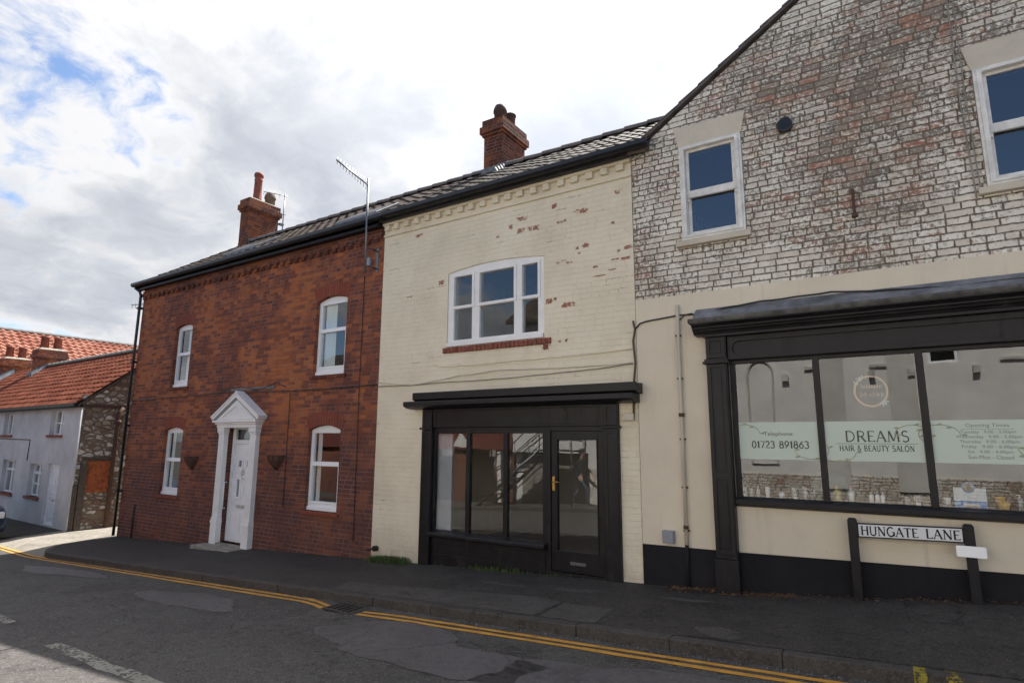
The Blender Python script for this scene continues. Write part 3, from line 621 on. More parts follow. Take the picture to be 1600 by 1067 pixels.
# ------------------------------------------------------------------ shared builders
def tile_roof(mb, x0, x1, e, r, px=.3, course=.32, amp=.035, lip=.03, k=6):
    dy, dz = r[0]-e[0], r[1]-e[1]; L = sqrt(dy*dy+dz*dz); ty, tz = dy/L, dz/L; ny, nz = -tz*(1 if dy > 0 else -1), abs(ty)
    rows = []; v = 0.
    while v < L-1e-6: rows.append((v, lip)); v = min(L, v+course); rows.append((v, .004))
    nx = max(2, int(round((x1-x0)/px*k))); rd = random.Random(int(x0*100)); jit = {}
    vs = []
    for j, (v, h) in enumerate(rows):
        for i in range(nx+1):
            x = x0+(x1-x0)*i/nx; ph = (x-x0)/px; f = ph-floor(ph)
            key = (int(ph), j//2); jh = jit.setdefault(key, rd.uniform(-.004, .006))
            p = amp*(.5+.5*sin(2*pi*f))**1.3+h+(jh if h > .01 else 0)
            vs.append((x, e[0]+ty*v+ny*p, e[1]+tz*v+nz*p))
    n = nx+1; mb.add(vs, [(j*n+i, j*n+i+1, (j+1)*n+i+1, (j+1)*n+i) for j in range(len(rows)-1) for i in range(nx)]); return mb
def roof_slab(mb, x0, x1, e, r, t=.09, mi=0):
    mb.prism_x([e, r, (r[0], r[1]-t), (e[0], e[1]-t)], x0, x1, mi); return mb
def ridge_tiles(mb, x0, x1, y, z, r=.12, L=.45):
    x = x0
    while x < x1-.05:
        e = min(x+L, x1); pr = [(y+r*1.08*cos(radians(a)), z-.05+r*1.08*sin(radians(a))) for a in range(0, 181, 20)]
        n = len(pr); vs = [(x, p[0], p[1]+.012) for p in pr]+[(e, y+(p[0]-y)*.93, z-.05+(p[1]-z+.05)*.93) for p in pr]
        mb.add(vs, [(i, i+1, n+i+1, n+i) for i in range(n-1)]+[tuple(range(n)), tuple(range(n, 2*n))]); x += L
    return mb
def pot(mb, cx, cy, z, r, h, top='roll', mi=0):
    if top == 'roll': pr = [(r*1.08, 0), (r*1.08, .06), (r, .09), (r*.9, h*.72), (r*.98, h*.74), (r*.98, h*.78), (r*.9, h*.80), (r*.92, h*.86), (r*1.1, h*.88), (r*1.12, h*.95), (r*1.0, h), (r*.72, h), (r*.7, h*.9)]
    elif top == 'dome': pr = [(r, 0), (r, h*.5), (r*1.16, h*.52), (r*1.16, h*.62), (r*1.08, h*.74), (r*.85, h*.9), (r*.45, h*.98), (.01, h)]
    else: pr = [(r, 0), (r*.86, h*.82), (r*1.05, h*.84), (r*1.05, h), (r*.75, h), (r*.72, h*.8)]
    return mb.lathe(pr, (cx, cy, z), 20, mi)
def chimney(parent, x0, x1, y0, y1, z0, z1, corb=2, name='chimney', mat='sooty_brick', slope=True):
    m = MB(); m.box(x0, x1, y0, y1, z0, z1-.42)
    m.box(x0-.035, x1+.035, y0-.035, y1+.035, z1-.42, z1-.36); m.box(x0-.075, x1+.075, y0-.075, y1+.075, z1-.36, z1-.20)
    m.box(x0-.035, x1+.035, y0-.035, y1+.035, z1-.20, z1-.04)
    a, b, c, d_ = x0-.03, x1+.03, y0-.03, y1+.03; t = .12
    m.hexa([(a, c, z1-.04), (b, c, z1-.04), (b, d_, z1-.04), (a, d_, z1-.04), (a+t, c+t, z1+.04), (b-t, c+t, z1+.04), (b-t, d_-t, z1+.04), (a+t, d_-t, z1+.04)], 1)
    return m.build(name, [mat, 'mortar'], parent)
def curtain_mb(m, x0, x1, z0, z1, y, folds=5, amp=.018):
    n = folds*6; vs = []
    for i in range(n+1):
        x = x0+(x1-x0)*i/n; yy = y+amp*sin(2*pi*folds*i/n)
        vs += [(x, yy, z0), (x, yy, z1)]
    return m.add(vs, [(2*i, 2*i+2, 2*i+3, 2*i+1) for i in range(n)], 0, True)
def planes(parent, rects, y, glass, name='pane', th=.006):
    for x0, x1, z0, z1 in rects: MB().box(x0, x1, y, y+th, z0, z1).build(name, glass, parent)

# ------------------------------------------------------------------ red brick house
BL, BR = -16.05, -7.39
bh = thing('brick_house', (-11.7, 0, -.75), 'two storey red brick terraced house with white arched windows and pedimented white door', 'house')
WIN = [('u', -14.27, -13.54, 2.79, 4.215, .075, 3.585, 0), ('u', -9.137, -8.277, 2.79, 4.215, .09, 3.65, 1),
       ('l', -14.31, -13.51, .335, 1.79, .075, 1.135, 2), ('l', -9.145, -8.275, .325, 1.775, .09, 1.168, 3)]
holes = [archrect(a, b, c, d_, r) for _, a, b, c, d_, r, _, _ in WIN]+[rect(-11.73, -10.80, -.47, 1.87)]
m = MB(); m.plate([(BL, -1.2), (BR, -1.2), (BR, 5.50), (BL, 5.50)], holes, 0, .3)
m.plate([(.3, -1.2), (4.9, -1.2), (4.9, 5.5), (2.6, 7.30), (.3, 5.74)], [], BL, BL+.3, axis='x')
m.box(BL+.3, BR-.3, 4.6, 4.9, -1.2, 5.5); m.box(BR-.3, BR, .3, 4.9, -1.2, 5.5)
m.build('wall', 'red_brick', bh)
m = MB()
for zz in (-.6, 2.2, 4.9): m.box(BL+.3, BR-.3, .3, 4.6, zz, zz+.12)
m.box(-12.0, -11.9, .3, 4.6, -.48, 4.9); m.box(BL+.3, BR-.3, 3.4, 3.5, -.48, 4.9); m.build('interior', 'plaster', bh)
for knd, a, b, c, dd, r, zm, idx in WIN:
    fw = .085; m = MB(); y = .075
    if knd == 'u':
        hs = [rect(a+fw, b-fw, c+.17, zm-.035), rect(a+fw, b-fw, zm+.04, dd-.055)]
    else:
        hs = [rect(a+fw, b-fw, c+.17, zm-.045), rect(a+fw-.015, b-fw+.015, zm+.035, dd-.055)]
    m.plate(archrect(a+.003, b-.003, c+.003, dd, r-.004), hs, y, y+.07)
    m.box(a+.01, b-.01, y-.03, y-.003, c+.012, c+.075)                               # white plastic sill lip
    m.plate(rect(a+fw-.03, b-fw+.03, c+.135, zm-.015), [hs[0]], y-.014, y-.002)         # opening sash, stands proud
    f = m.build('window', 'upvc', bh, bevel=.006)
    planes(f, [(h[0][0]+.001, h[1][0]-.001, h[0][1]+.001, h[2][1]-.001) for h in hs], y+.03, 'glass')
    MB().box(a-.07, b+.07, -.035, .06, c-.065, c-.002).build('sill', 'gauged_brick' if knd == 'l' else 'sooty_brick', f, bevel=.006)
    xa = .11; w = b-a                                                                 # gauged brick arch
    top = archrect(a, b, c, dd, r)[2:]; up_ = archrect(a-xa, b+xa, c, dd+.245, r*1.05)[2:]
    pl = [(b, dd)]+[]; outl = [p for p in top[::-1]]+[p for p in up_]
    MB().plate(outl, [], -.004, .03).build('arch', 'gauged_brick', f)
    cu = MB()
    if idx == 1: curtain_mb(cu, a+.09, a+.40, c+.1, dd+.05, .175, 5, .012); curtain_mb(cu, b-.20, b-.08, c+.1, dd+.05, .175, 2, .012)
    elif idx == 0: curtain_mb(cu, a+.30, b-.07, c+.1, dd+.05, .175, 6, .012)
    elif idx == 2: curtain_mb(cu, a+.08, a+.20, c+.1, dd, .18, 2, .012)
    else: curtain_mb(cu, a+.08, a+.19, c+.1, dd, .18, 2, .012)
    cu.build('curtain', 'curtain', f, fix=False)
# dentil course under the eaves
m = MB(); x = BL+.06
while x < BR-.12: m.box(x, x+.112, -.05, 0, 5.14, 5.215); x += .226
m.box(BL+.002, BR-.002, -.055, 0, 5.217, 5.30); m.box(BL+.002, BR-.002, -.03, 0, 5.303, 5.37); m.build('dentil_course', 'sooty_brick', bh)
# door set, surround and step
dr = MB(); x0, x1 = -11.715, -10.815
dr.plate(rect(x0, x1, -.455, 1.855), [rect(x0+.07, x1-.07, -.42, 1.50), rect(x0+.09, x1-.09, 1.585, 1.80)], .10, .17)
fr = dr.build('door_frame', 'upvc', bh, bevel=.004)
planes(fr, [(x0+.091, x1-.091, 1.586, 1.799)], .13, 'glass', 'fanlight')
lx0, lx1 = x0+.075, x1-.075; c = (lx0+lx1)/2; lf = MB()
slots = [rect(c-.19, c-.09, 1.035, 1.165), rect(c+.09, c+.19, 1.035, 1.165), rect(c-.20, c-.115, .44, .78), rect(c+.115, c+.20, .44, .78)]
lf.plate(rect(lx0, lx1, -.415, 1.495), slots, .115, .16)
def mould(mb, a, b, z0, z1, y, w=.022, t=.01): mb.plate(rect(a, b, z0, z1), [rect(a+w, b-w, z0+w, z1-w)], y-t, y-.0005)
for s_ in (-1, 1):
    cx = c+s_*.15
    mould(lf, cx-.12, cx+.12, .97, 1.21, .115); mould(lf, cx-.12, cx+.12, .38, .85, .115); mould(lf, cx-.14, cx+.14, -.28, .12, .115)
mould(lf, lx0+.05, lx1-.05, 1.27, 1.44, .115)
leaf = lf.build('door', 'upvc', bh)
planes(leaf, [(s[0][0]+.001, s[1][0]-.001, s[0][1]+.001, s[2][1]-.001) for s in slots], .135, 'dark_glass')
MB().box(c-.14, c+.14, .095, .1145, .215, .285).build('letter_plate', 'steel', leaf, bevel=.006)
hd = MB(); hd.tube([(lx1-.06, .112, .62), (lx1-.06, .075, .64), (lx1-.06, .06, .52), (lx1-.06, .06, .40), (lx1-.06, .112, .38)], .012); hd.build('handle', 'upvc', leaf)
kn = MB(); kn.box(c-.025, c+.025, .10, .1145, .94, 1.0); kn.tube([(c-.028, .095, .955), (c-.04, .085, .90), (c, .08, .865), (c+.04, .085, .90), (c+.028, .095, .955)], .009); kn.build('knocker', 'steel', leaf)
nb = MB(); text_on_wall(nb, '4', c, .80, .1135, None, .075); nb.build('door_number', 'letter', leaf, fix=False)
cxm = -11.26
for a, b in ((-11.905, -11.715), (-10.815, -10.625)):
    m = MB(); zb = pav((a+b)/2, 0)-.03
    m.box(a-.012, b+.012, -.115, -.001, zb, .0); m.box(a-.02, b+.02, -.125, -.001, -.09, -.045); m.box(a-.006, b+.006, -.108, -.001, .002, .03)
    m.box(a, b, -.10, -.001, .03, 1.70)
    for i in range(3): m.box(a+.035+i*.048, a+.055+i*.048, -.106, -.1003, .10, 1.62)
    m.box(a-.01, b+.01, -.112, -.001, 1.702, 1.74); m.box(a-.022, b+.022, -.13, -.001, 1.742, 1.83)
    m.build('column', 'white_gloss', bh, bevel=.004)
m = MB(); m.box(-11.94, -10.58, -.145, -.001, 1.832, 1.90); m.box(-11.97, -10.55, -.175, -.001, 1.902, 1.94); m.box(-12.01, -10.51, -.215, -.001, 1.942, 1.985)
L_, R_, A_ = -12.05, -10.47, 2.475
m.plate([(L_+.10, 1.987), (R_-.10, 1.987), (cxm, 2.40)], [], -.165, -.001)                     # tympanum
m.plate([(L_+.16, 2.0), (R_-.16, 2.0), (cxm, 2.335)], [[(L_+.30, 2.03), (R_-.30, 2.03), (cxm, 2.27)]], -.182, -.1652)
for sx in (-1, 1):                                                                          # raking cornice and roof slopes
    e = L_ if sx < 0 else R_; q = [(e, 1.987), (cxm, A_-.02), (cxm, A_+.055), (e-sx*-.0+sx*.03, 2.035)]
    m.plate(q if sx > 0 else q[::-1], [], -.20, -.001)
    q2 = [(e+sx*.03, 2.036), (cxm, A_+.056), (cxm, A_+.086), (e+sx*.05, 2.062)]
    m.plate(q2 if sx > 0 else q2[::-1], [], -.215, -.001)
m.tube([(cxm, -.21, A_+.085), (cxm, 0, A_+.085)], .025, 10)
m.build('pediment', 'white_gloss', bh, bevel=.004)
m = MB(); m.box(-11.75, -10.79, -.10, .1, pav(-11.2, 0)-.05, -.47); m.box(-12.05, -10.75, -.42, -.10, pav(-12, -.3)-.1, pav(-11.2, -.3)+.03); m.build('step', 'mortar', bh, bevel=.012)
m = MB(); m.tube([(-11.80+.13, .02, .20), (-11.80+.13, -.035, .20), (-11.80+.13, -.035, .72), (-11.80+.13, .02, .72)], .014); m.build('grab_rail', 'upvc', bh)
# eaves, gutter, downpipe, roof
EV, RG = (-.20, 5.53), (2.6, 7.40)
def gutter(parent, x0, x1, endcap=True, zt=5.545, deep=.12):
    m = MB(); pr = [(-.30, zt), (-.285, zt), (-.285, zt-.055), (-.25, zt-.08), (-.20, zt-.08), (-.185, zt-.055), (-.185, zt), (-.17, zt), (-.17, zt-.06), (-.19, zt-.09), (-.26, zt-.09), (-.30, zt-.06)]
    m.prism_x(pr, x0, x1); return m.build('gutter', 'black_pl', parent)
gutter(bh, BL-.12, -7.2)
m = MB(); m.box(BL-.06, BR, -.17, -.056, 5.375, 5.53); m.build('fascia_board', 'black', bh)
m = MB(); tile_roof(m, BL-.08, BR+.05, EV, RG, amp=.025, lip=.02); 
o = m.build('roof', ['tiles_brown', 'timber'], bh, fix=False)
m = MB(); roof_slab(m, BL-.07, BR, (EV[0]+.03, EV[1]-.012), (RG[0], RG[1]-.02)); roof_slab(m, BL-.07, BR, (5.4, 5.53), (RG[0]+.001, RG[1]-.0)); m.build('roof_deck', 'timber', bh)
m = MB(); ridge_tiles(m, BL-.08, BR+.06, 2.6, 7.44); m.build('ridge', 'ridge_tile', bh)
sl = (RG[1]-EV[1])/(RG[0]-EV[0])
for a, b, y0, y1 in ((-13.2, -11.9, .35, 1.0), (-8.9, -7.75, .1, .7)):
    m = MB()
    zf = lambda y: EV[1]+(y-EV[0])*sl
    m.hexa([(a, y0, zf(y0)+.02), (b, y0, zf(y0)+.02), (b, y1, zf(y1)+.02), (a, y1, zf(y1)+.02), (a, y0, zf(y0)+.10), (b, y0, zf(y0)+.10), (b, y1, zf(y1)+.10), (a, y1, zf(y1)+.10)])
    f = m.build('skylight', 'zinc', bh, bevel=.01)
    m = MB(); a += .06; b -= .06; y0 += .05; y1 -= .05
    m.hexa([(a, y0, zf(y0)+.101), (b, y0, zf(y0)+.101), (b, y1, zf(y1)+.101), (a, y1, zf(y1)+.101), (a, y0, zf(y0)+.107), (b, y0, zf(y0)+.107), (b, y1, zf(y1)+.107), (a, y1, zf(y1)+.107)]); m.build('pane', 'black', f)
m = MB(); xd = BL-.02
m.tube([(xd-.02, -.22, 5.44), (xd-.01, -.10, 5.36), (xd, -.07, 5.26), (xd, -.07, 4.9), (xd, -.07, -.72)], .034, 12)
for zz in (.3, 1.9, 3.5, 4.9): m.box(xd-.055, xd+.055, -.12, 0, zz, zz+.05)
m.build('downpipe', 'black_pl', bh)
m = MB(); m.tube([(-15.32, -.02, -.72), (-15.32, -.02, .03), (-15.32, .01, .06)], .016); m.build('short_pipe', 'iron', bh)
ch = chimney(bh, -16.02, -15.60, 2.42, 3.42, 6.5, 8.82)
pot(MB(), -15.81, 2.78, 8.82, .125, .92, 'roll').build('chimney_pot', 'clay', ch)
m = MB(); pot(m, -15.81, 3.22, 8.82, .15, .46, 'dome'); m.build('chimney_pot', 'clay_buff', ch)
m = MB()
for i in range(5): m.hexa([(-15.6+.002, 2.45+i*.19, 6.95+min(i, 2.1)*.1), (-15.43, 2.45+i*.19, 6.93+min(i, 2.1)*.1), (-15.43, 2.64+i*.19, 6.95+min(i, 2.1)*.1), (-15.6+.002, 2.64+i*.19, 6.95+min(i, 2.1)*.1), (-15.6+.002, 2.45+i*.19, 7.5), (-15.58, 2.45+i*.19, 7.5), (-15.58, 2.64+i*.19, 7.55), (-15.6+.002, 2.64+i*.19, 7.55)])
m.build('flashing', 'lead', ch)

# hanging wall planters, cables, aerials
def planter(x, w, z, label):
    m = MB(); n = 10; vs = []; 
    rows = [(0, 1.), (-.06, .93), (-.14, .68), (-.22, .36), (-.27, .05)]
    for dz, k in rows:
        for i in range(n+1):
            a = pi*i/n; vs.append((x-w/2*k*cos(a), -.002-.17*k*sin(a), z+dz))
    m.add(vs, [(j*(n+1)+i, j*(n+1)+i+1, (j+1)*(n+1)+i+1, (j+1)*(n+1)+i) for j in range(4) for i in range(n)])
    m.add([vs[i] for i in range(n+1)], [tuple(range(n+1))]); m.add([vs[4*(n+1)+i] for i in range(n+1)], [tuple(range(n+1))[::-1]])
    for i in range(0, n+1, 2): m.tube([(x-w/2*k*cos(pi*i/n), -.006-.175*k*sin(pi*i/n), z+dz) for dz, k in rows], .006, 5)
    m.tube([(x-w/2*cos(pi*i/n), -.006-.175*sin(pi*i/n), z+.005) for i in range(n+1)], .009, 6)
    solo(m, 'wall_planter', 'rust', (x, 0, z-.27), label, 'planter', 'hay rack planters on the brick wall')
planter(-12.98, .42, 1.21, 'empty dark wall planter on the brick between the left lower window and the door')
planter(-10.02, .46, 1.29, 'empty dark wall planter on the brick between the door and the right lower window')
def cable(pts, r, label, mat='black_pl', n=6, sag=0., name='cable', cat='cable'):
    P = []
    for a, b in zip(pts, pts[1:]):
        L = (Vector(b)-Vector(a)).length; k = max(2, int(L/.12))
        for i in range(k):
            t = i/k; p = Vector(a).lerp(Vector(b), t); p.z -= sag*L*4*t*(1-t); p.z += random.uniform(-.004, .004); P.append(p)
    P.append(Vector(pts[-1])); m = MB().tube(P, r, n); return solo(m, name, mat, tuple(P[0]), label, cat)
y = -.018
cable([(BL+.02, y, 2.542), (-14.2, y, 2.56), (-12.5, y, 2.585), (-12.0, y, 2.60), (-10.6, y, 2.55), (-9.4, y, 2.53), (-7.42, y, 2.548)], .011, 'dark cable clipped right across the brick house front above the door', 'black_pl', sag=.004)
cable([(-12.2, -.02, 2.66), (-11.4, -.02, 2.70), (-10.7, -.02, 2.61), (-10.2, -.02, 2.73), (-9.9, -.02, 2.62)], .008, 'loose loop of cable above the white door pediment', sag=.03)
m = MB(); m.box(-11.75, -10.25, -.022, -.001, 2.605, 2.655); solo(m, 'cable_plate', 'lead', (-11, 0, 2.6), 'grey metal cable cover strip on the brick just above the pediment', 'cable cover')
cable([(-7.84, -.015, 4.55), (-7.84, -.015, 2.6), (-7.80, -.015, -.1)], .007, 'thin dark cable dropping down the brick beside the cream wall')
cable([(-9.75, -.015, 2.5), (-9.74, -.015, .35)], .007, 'thin dark cable dropping down the brick left of the right lower window')
cable([(-7.37, -.02, 2.51), (-5.84, -.02, 2.512), (-3.98, -.02, 2.54), (-2.74, -.02, 2.60)], .008, 'lowest cable along the cream wall just above the black shop cornice', 'mortar', sag=.008)
cable([(-7.37, -.022, 2.577), (-6.6, -.022, 2.50), (-5.6, -.022, 2.60), (-4.86, -.022, 2.645), (-2.74, -.022, 2.615)], .008, 'middle cable sagging along the cream wall above the shop cornice', 'stone_paint', sag=.01)
cable([(-6.12, -.02, 2.80), (-5.95, -.02, 2.765), (-4.6, -.02, 2.765), (-2.74, -.02, 2.80)], .009, 'uppermost cable along the cream wall below the window sill', 'cream', sag=.006)
cable([(-2.715, -.03, 3.16), (-2.69, -.03, 3.05), (-2.72, -.03, 2.9), (-2.70, -.03, 2.6), (-2.73, -.03, 2.33), (-2.745, -.03, 1.88)], .014, 'bundle of cables running down the joint between cream and salon walls', 'timber')
cable([(-2.69, -.03, 3.05), (-2.62, -.03, 3.12), (-2.45, -.03, 3.15), (-2.11, -.03, 3.17), (-1.9, -.05, 3.16), (-1.49, -.09, 3.19), (-1.13, -.09, 3.215), (-.40, -.07, 3.235), (.1, -.10, 3.18), (.6, -.12, 3.14), (2.0, -.12, 3.15)], .011, 'black cable draped along the lead top of the salon shopfront', sag=.004)
cable([(-2.10, -.05, 3.10), (-2.02, -.06, 3.16), (-1.93, -.06, 3.17)], .008, 'short cable end hooked by the top of the white pipe')
# yagi on its mast in front of the brick wall
t = thing('tv_aerial', (-7.55, -.3, 4.55), 'large yagi television aerial on a mast fixed to the brick wall by the cream house', 'aerial')
m = MB(); m.tube([(-7.52, -.3, 4.50), (-7.56, -.3, 6.28)], .019, 10); m.build('mast', 'zinc', t)
m = MB(); m.tube([(-7.54, 0, 4.97), (-7.54, -.31, 4.97)], .012, 6); m.tube([(-7.53, 0, 4.64), (-7.53, -.31, 4.64)], .012, 6); m.box(-7.57, -7.51, -.008, 0, 4.58, 5.03); m.build('bracket', 'zinc', t)
A, B = Vector((-7.56, -.3, 6.15)), Vector((-7.29, -1.25, 6.15)); m = MB(); m.tube([A-(B-A)*.06, B], .014, 8); m.build('boom', 'alu', t)
m = MB()
for i in range(11):
    p = A.lerp(B, .06+.92*i/10); h = .105-.004*i; MB().tube([p-Vector((0, 0, h)), p+Vector((0, 0, h))], .005, 5).build('element', 'alu', t)
MB().tube([A+Vector((.0, .02, .15)), A+Vector((.0, .02, -.15))], .005, 5).build('element', 'alu', t)
m = MB(); m.box(-7.79, -7.68, -.06, 0, 4.72, 4.88); solo(m, 'junction_box', 'grey_plastic', (-7.73, 0, 4.72), 'small grey junction box on the brick beside the aerial mast', 'junction box', bevel=.008)
t = thing('tv_aerial', (-15.5, 3.3, 7.6), 'thin television aerial with two booms strapped to the brick house chimney', 'aerial')
m = MB(); m.tube([(-15.44, 3.47, 7.5), (-15.42, 3.47, 9.22)], .017, 8); m.build('mast', 'zinc', t)
for A, B, n in ((Vector((-15.42, 3.47, 9.18)), Vector((-15.75, 2.95, 9.20)), 5), (Vector((-15.42, 3.47, 8.55)), Vector((-15.85, 3.2, 8.56)), 4)):
    m = MB(); m.tube([A-(B-A)*.15, B], .011, 6)
    for i in range(n):
        p = A.lerp(B, i/(n-1)); m.tube([p-Vector((.0, .0, .1)), p+Vector((0, 0, .1))], .005, 5)
    m.build('boom', 'zinc', t)
for zz in (8.2, 7.75): MB().box(-15.53, -15.40, 3.36, 3.50, zz, zz+.05).build('bracket', 'zinc', t)

# ------------------------------------------------------------------ cream painted shop
CL, CR = -7.38, -2.69
cs = thing('cream_shop', (-5.0, 0, -.25), 'cream painted brick house with flaking paint, black shopfront and wide white sash window', 'shop')
wx0, wx1, wz0, wz1 = -5.885, -4.075, 3.07, 4.30
m = MB(); m.plate([(CL, -1.2), (CR, -1.2), (CR, 5.52), (CL, 5.52)], [archrect(wx0, wx1, wz0, wz1, .075), rect(-6.29, -2.96, -.9, 2.11)], 0, .3)
m.box(CL, CL+.25, .3, 4.9, -1.2, 5.5); m.box(CR-.25, CR, .3, 4.9, -1.2, 5.5); m.box(CL+.25, CR-.25, 4.6, 4.9, -1.2, 5.5)
rd = random.Random(11)      # bricks laid bare where the paint has come away
for x, z, w, k in [(-4.48, 4.77, .13, 1), (-4.256, 4.766, .19, 1), (-4.458, 4.957, .18, 1), (-4.665, 4.864, .065, 1), (-3.458, 4.864, .20, 1), (-3.897, 5.039, .09, 1), (-3.80, 4.768, .09, .5), (-3.72, 4.775, .06, .5), (-2.894, 5.023, .08, .8), (-6.58, 5.083, .1, .8), (-6.50, 5.10, .06, .4),
    (-6.023, 4.173, .10, 1), (-3.675, 3.511, .20, 1), (-3.992, 3.596, .11, 1), (-3.40, 4.337, .10, .9), (-3.53, 4.32, .05, .6), (-2.76, 4.20, .12, .8), (-2.90, 4.17, .05, .6), (-2.80, 4.05, .12, .5), (-2.95, 4.06, .12, .3), (-4.0, 2.985, .07, 1), (-3.82, 2.995, .05, .5), (-3.72, 3.0, .04, .6), (-4.05, 2.91, .09, .8), (-4.89, 4.75, .08, .45), (-2.976, 4.59, .05, .6), (-3.75, 4.165, .07, .5), (-3.66, 4.13, .1, .35), (-3.84, 4.15, .06, .4), (-3.50, 4.24, .05, .4), (-3.89, 3.62, .05, .6),
    (-6.72, 4.02, .13, .3), (-3.2, 3.86, .2, .15), (-3.0, 3.92, .12, .15), (-3.25, 4.0, .07, .5)]:
    n = 26; P = []
    for i in range(n):
        a = 2*pi*i/n; ca, sa = cos(a), sin(a); q = max(abs(ca), abs(sa)); rr = rd.uniform(.72, 1.25)
        P.append((x+w/2*ca/q*rr, z+.034*max(k, .25)*sa/q*rr))
    m.add([(x, -.0035, z)]+[(px_, -.0035, pz) for px_, pz in P], [(0, i+1, (i+1) % n+1) for i in range(n)], 1)
m.build('wall', ['cream', 'exposed_brick'], cs)
m = MB()
for zz in (-.42, 2.45, 5.0): m.box(CL+.25, CR-.25, .3, 4.6, zz, zz+.12)
m.box(CL+.25, CR-.25, 3.6, 3.7, -.3, 5.0); m.build('interior', 'plaster', cs)
MB().box(-6.09, -5.80, .10, .14, .05, 2.1).build('panel', 'panel_white', cs)
m = MB(); m.box(-6.29, -4.05, .3, 3.6, -.30, -.21); m.build('floor_boards', 'boards', cs)
# cornice with dentils
m = MB(); m.box(CL+.003, CR-.003, -.07, 0, 5.40, 5.445); m.box(CL+.003, CR-.003, -.095, 0, 5.447, 5.52)
m.box(CL+.003, CR-.003, -.035, 0, 5.20, 5.232)
n = 20
for i in range(n): xx = CL+.10+(CR-CL-.24)*i/(n-1)+rd.uniform(-.012, .012); m.box(xx-.055, xx+.055, -.066, 0, 5.302+rd.uniform(-.006, .006), 5.397)
m.build('cornice', 'cream', cs, bevel=.006)
m = MB(); m.box(CL, CR+.02, -.175, -.097, 5.43, 5.56); m.build('fascia_board', 'black', cs)
gutter(cs, -7.2+.001, -2.36, zt=5.555)
m = MB(); tile_roof(m, CR-4.64, -2.40, EV, RG, amp=.03, lip=.02); tile_roof(m, -2.4, .25, (.35, EV[1]+.55*sl), RG, amp=.03, lip=.02, k=3); m.build('roof', 'tiles_dark', cs, fix=False)
m = MB(); roof_slab(m, BR+.01, -2.42, (EV[0]+.03, EV[1]-.012), (RG[0], RG[1]-.02)); roof_slab(m, BR+.01, -2.42, (5.4, 5.53), (RG[0]+.001, RG[1])); m.build('roof_deck', 'timber', cs)
m = MB(); ridge_tiles(m, BR+.06, .25, 2.6, 7.44); m.build('ridge', 'ridge_tile', cs)
ch = chimney(cs, -6.98, -6.50, 2.47, 3.40, 6.6, 8.62, mat='sooty_brick')
m = MB(); pot(m, -6.74, 2.74, 8.62, .135, .44, 'dome'); m.build('chimney_pot', 'clay_dark', ch); m = MB(); pot(m, -6.74, 3.16, 8.62, .12, .40, 'roll'); m.build('chimney_pot', 'clay_dark', ch)
m = MB()
for i in range(6):
    zf = lambda y: EV[1]+(y-EV[0])*sl if y < 2.6 else RG[1]-(y-2.6)*sl
    y0 = 2.1+i*.1; m.hexa([(-6.49, y0, zf(y0)+.03), (-6.36, y0, zf(y0)+.03), (-6.36, y0+.098, zf(y0)+.05), (-6.49, y0+.098, zf(y0)+.05), (-6.49, y0+.02, zf(y0)+.20), (-6.47, y0+.02, zf(y0)+.20), (-6.47, y0+.09, zf(y0)+.22), (-6.49, y0+.09, zf(y0)+.22)])
m.box(-7.0, -6.48, 2.40, 2.468, 7.25, 7.42); m.build('flashing', 'lead', ch)
# wide upper window: three lights, each a sash
y = .02; GL = [(-5.765, -5.40), (-5.255, -4.61), (-4.465, -4.19)]
hs = []
for a, b in GL: hs += [rect(a, b, 3.18, 3.685), rect(a, b, 3.735, 4.225)]
m = MB(); m.plate(archrect(wx0+.003, wx1-.003, wz0+.003, wz1, .072), hs, y, y+.10)
for a, b in GL:      # upper sashes stand in front of the lower ones
    m.plate(rect(a-.045, b+.045, 3.69, 4.265), [rect(a, b, 3.735, 4.225)], y-.014, y-.0005)
m.box(wx0+.01, wx1-.01, y-.045, y-.001, wz0+.006, wz0+.07)
f = m.build('window', 'white_gloss', cs, bevel=.005)
planes(f, [(h[0][0]+.001, h[1][0]-.001, h[0][1]+.001, h[2][1]-.001) for h in hs], y+.04, 'glass')
m = MB(); x = wx0-.055
while x < wx1+.05: m.box(x, x+.068, -.032+rd.uniform(-.004, .004), .0, 2.975, 3.062); x += .0765
m.box(wx1-.01, wx1+.06, -.02, 0, 2.90, 2.968); m.build('sill', 'sill_brick', f, bevel=.004)
m = MB(); m.box(wx0, wx1, .0, .02, 2.972, 3.064); m.build('sill_mortar', 'mortar', f)
# shopfront
zg = lambda x: pav(x, 0)-.04
sf = MB()
sf.prism_x([(0, 2.345), (-.215, 2.330), (-.235, 2.345), (-.245, 2.33), (-.245, 2.235), (-.18, 2.205), (0, 2.205)], -6.36, -2.62, 0)
sf.prism_x([(0, 2.204), (-.275, 2.204), (-.285, 2.19), (-.285, 2.135), (-.22, 2.105), (-.10, 2.09), (0, 2.09)], -6.52, -2.66, 0)
sf.build('cornice', 'black', cs, bevel=.004)
m = MB(); m.box(-6.09, -3.15, -.03, .06, 1.80, 2.089); m.plate(rect(-6.085, -3.155, 1.80, 2.088), [rect(-6.03, -3.21, 1.835, 2.055)], -.042, -.0302); m.build('fascia', 'black', cs, bevel=.003)
for a, b in ((-6.30, -6.095), (-3.155, -2.95)):
    m = MB(); m.box(a, b, -.06, .06, zg(a), 1.765); m.box(a, b, -.06, .06, 1.80, 2.088); m.box(a-.03, b+.02, -.09, .06, 1.767, 1.798)
    m.plate(rect(a+.01, b-.01, .32, 1.74), [rect(a+.05, b-.05, .36, 1.70)], -.068, -.0605); m.plate(rect(a+.01, b-.01, 1.81, 2.08), [rect(a+.05, b-.05, 1.85, 2.04)], -.068, -.0605)
    m.build('pilaster', 'black', cs, bevel=.004)
P3 = [(-6.065, -5.45), (-5.38, -4.77), (-4.70, -4.11)]
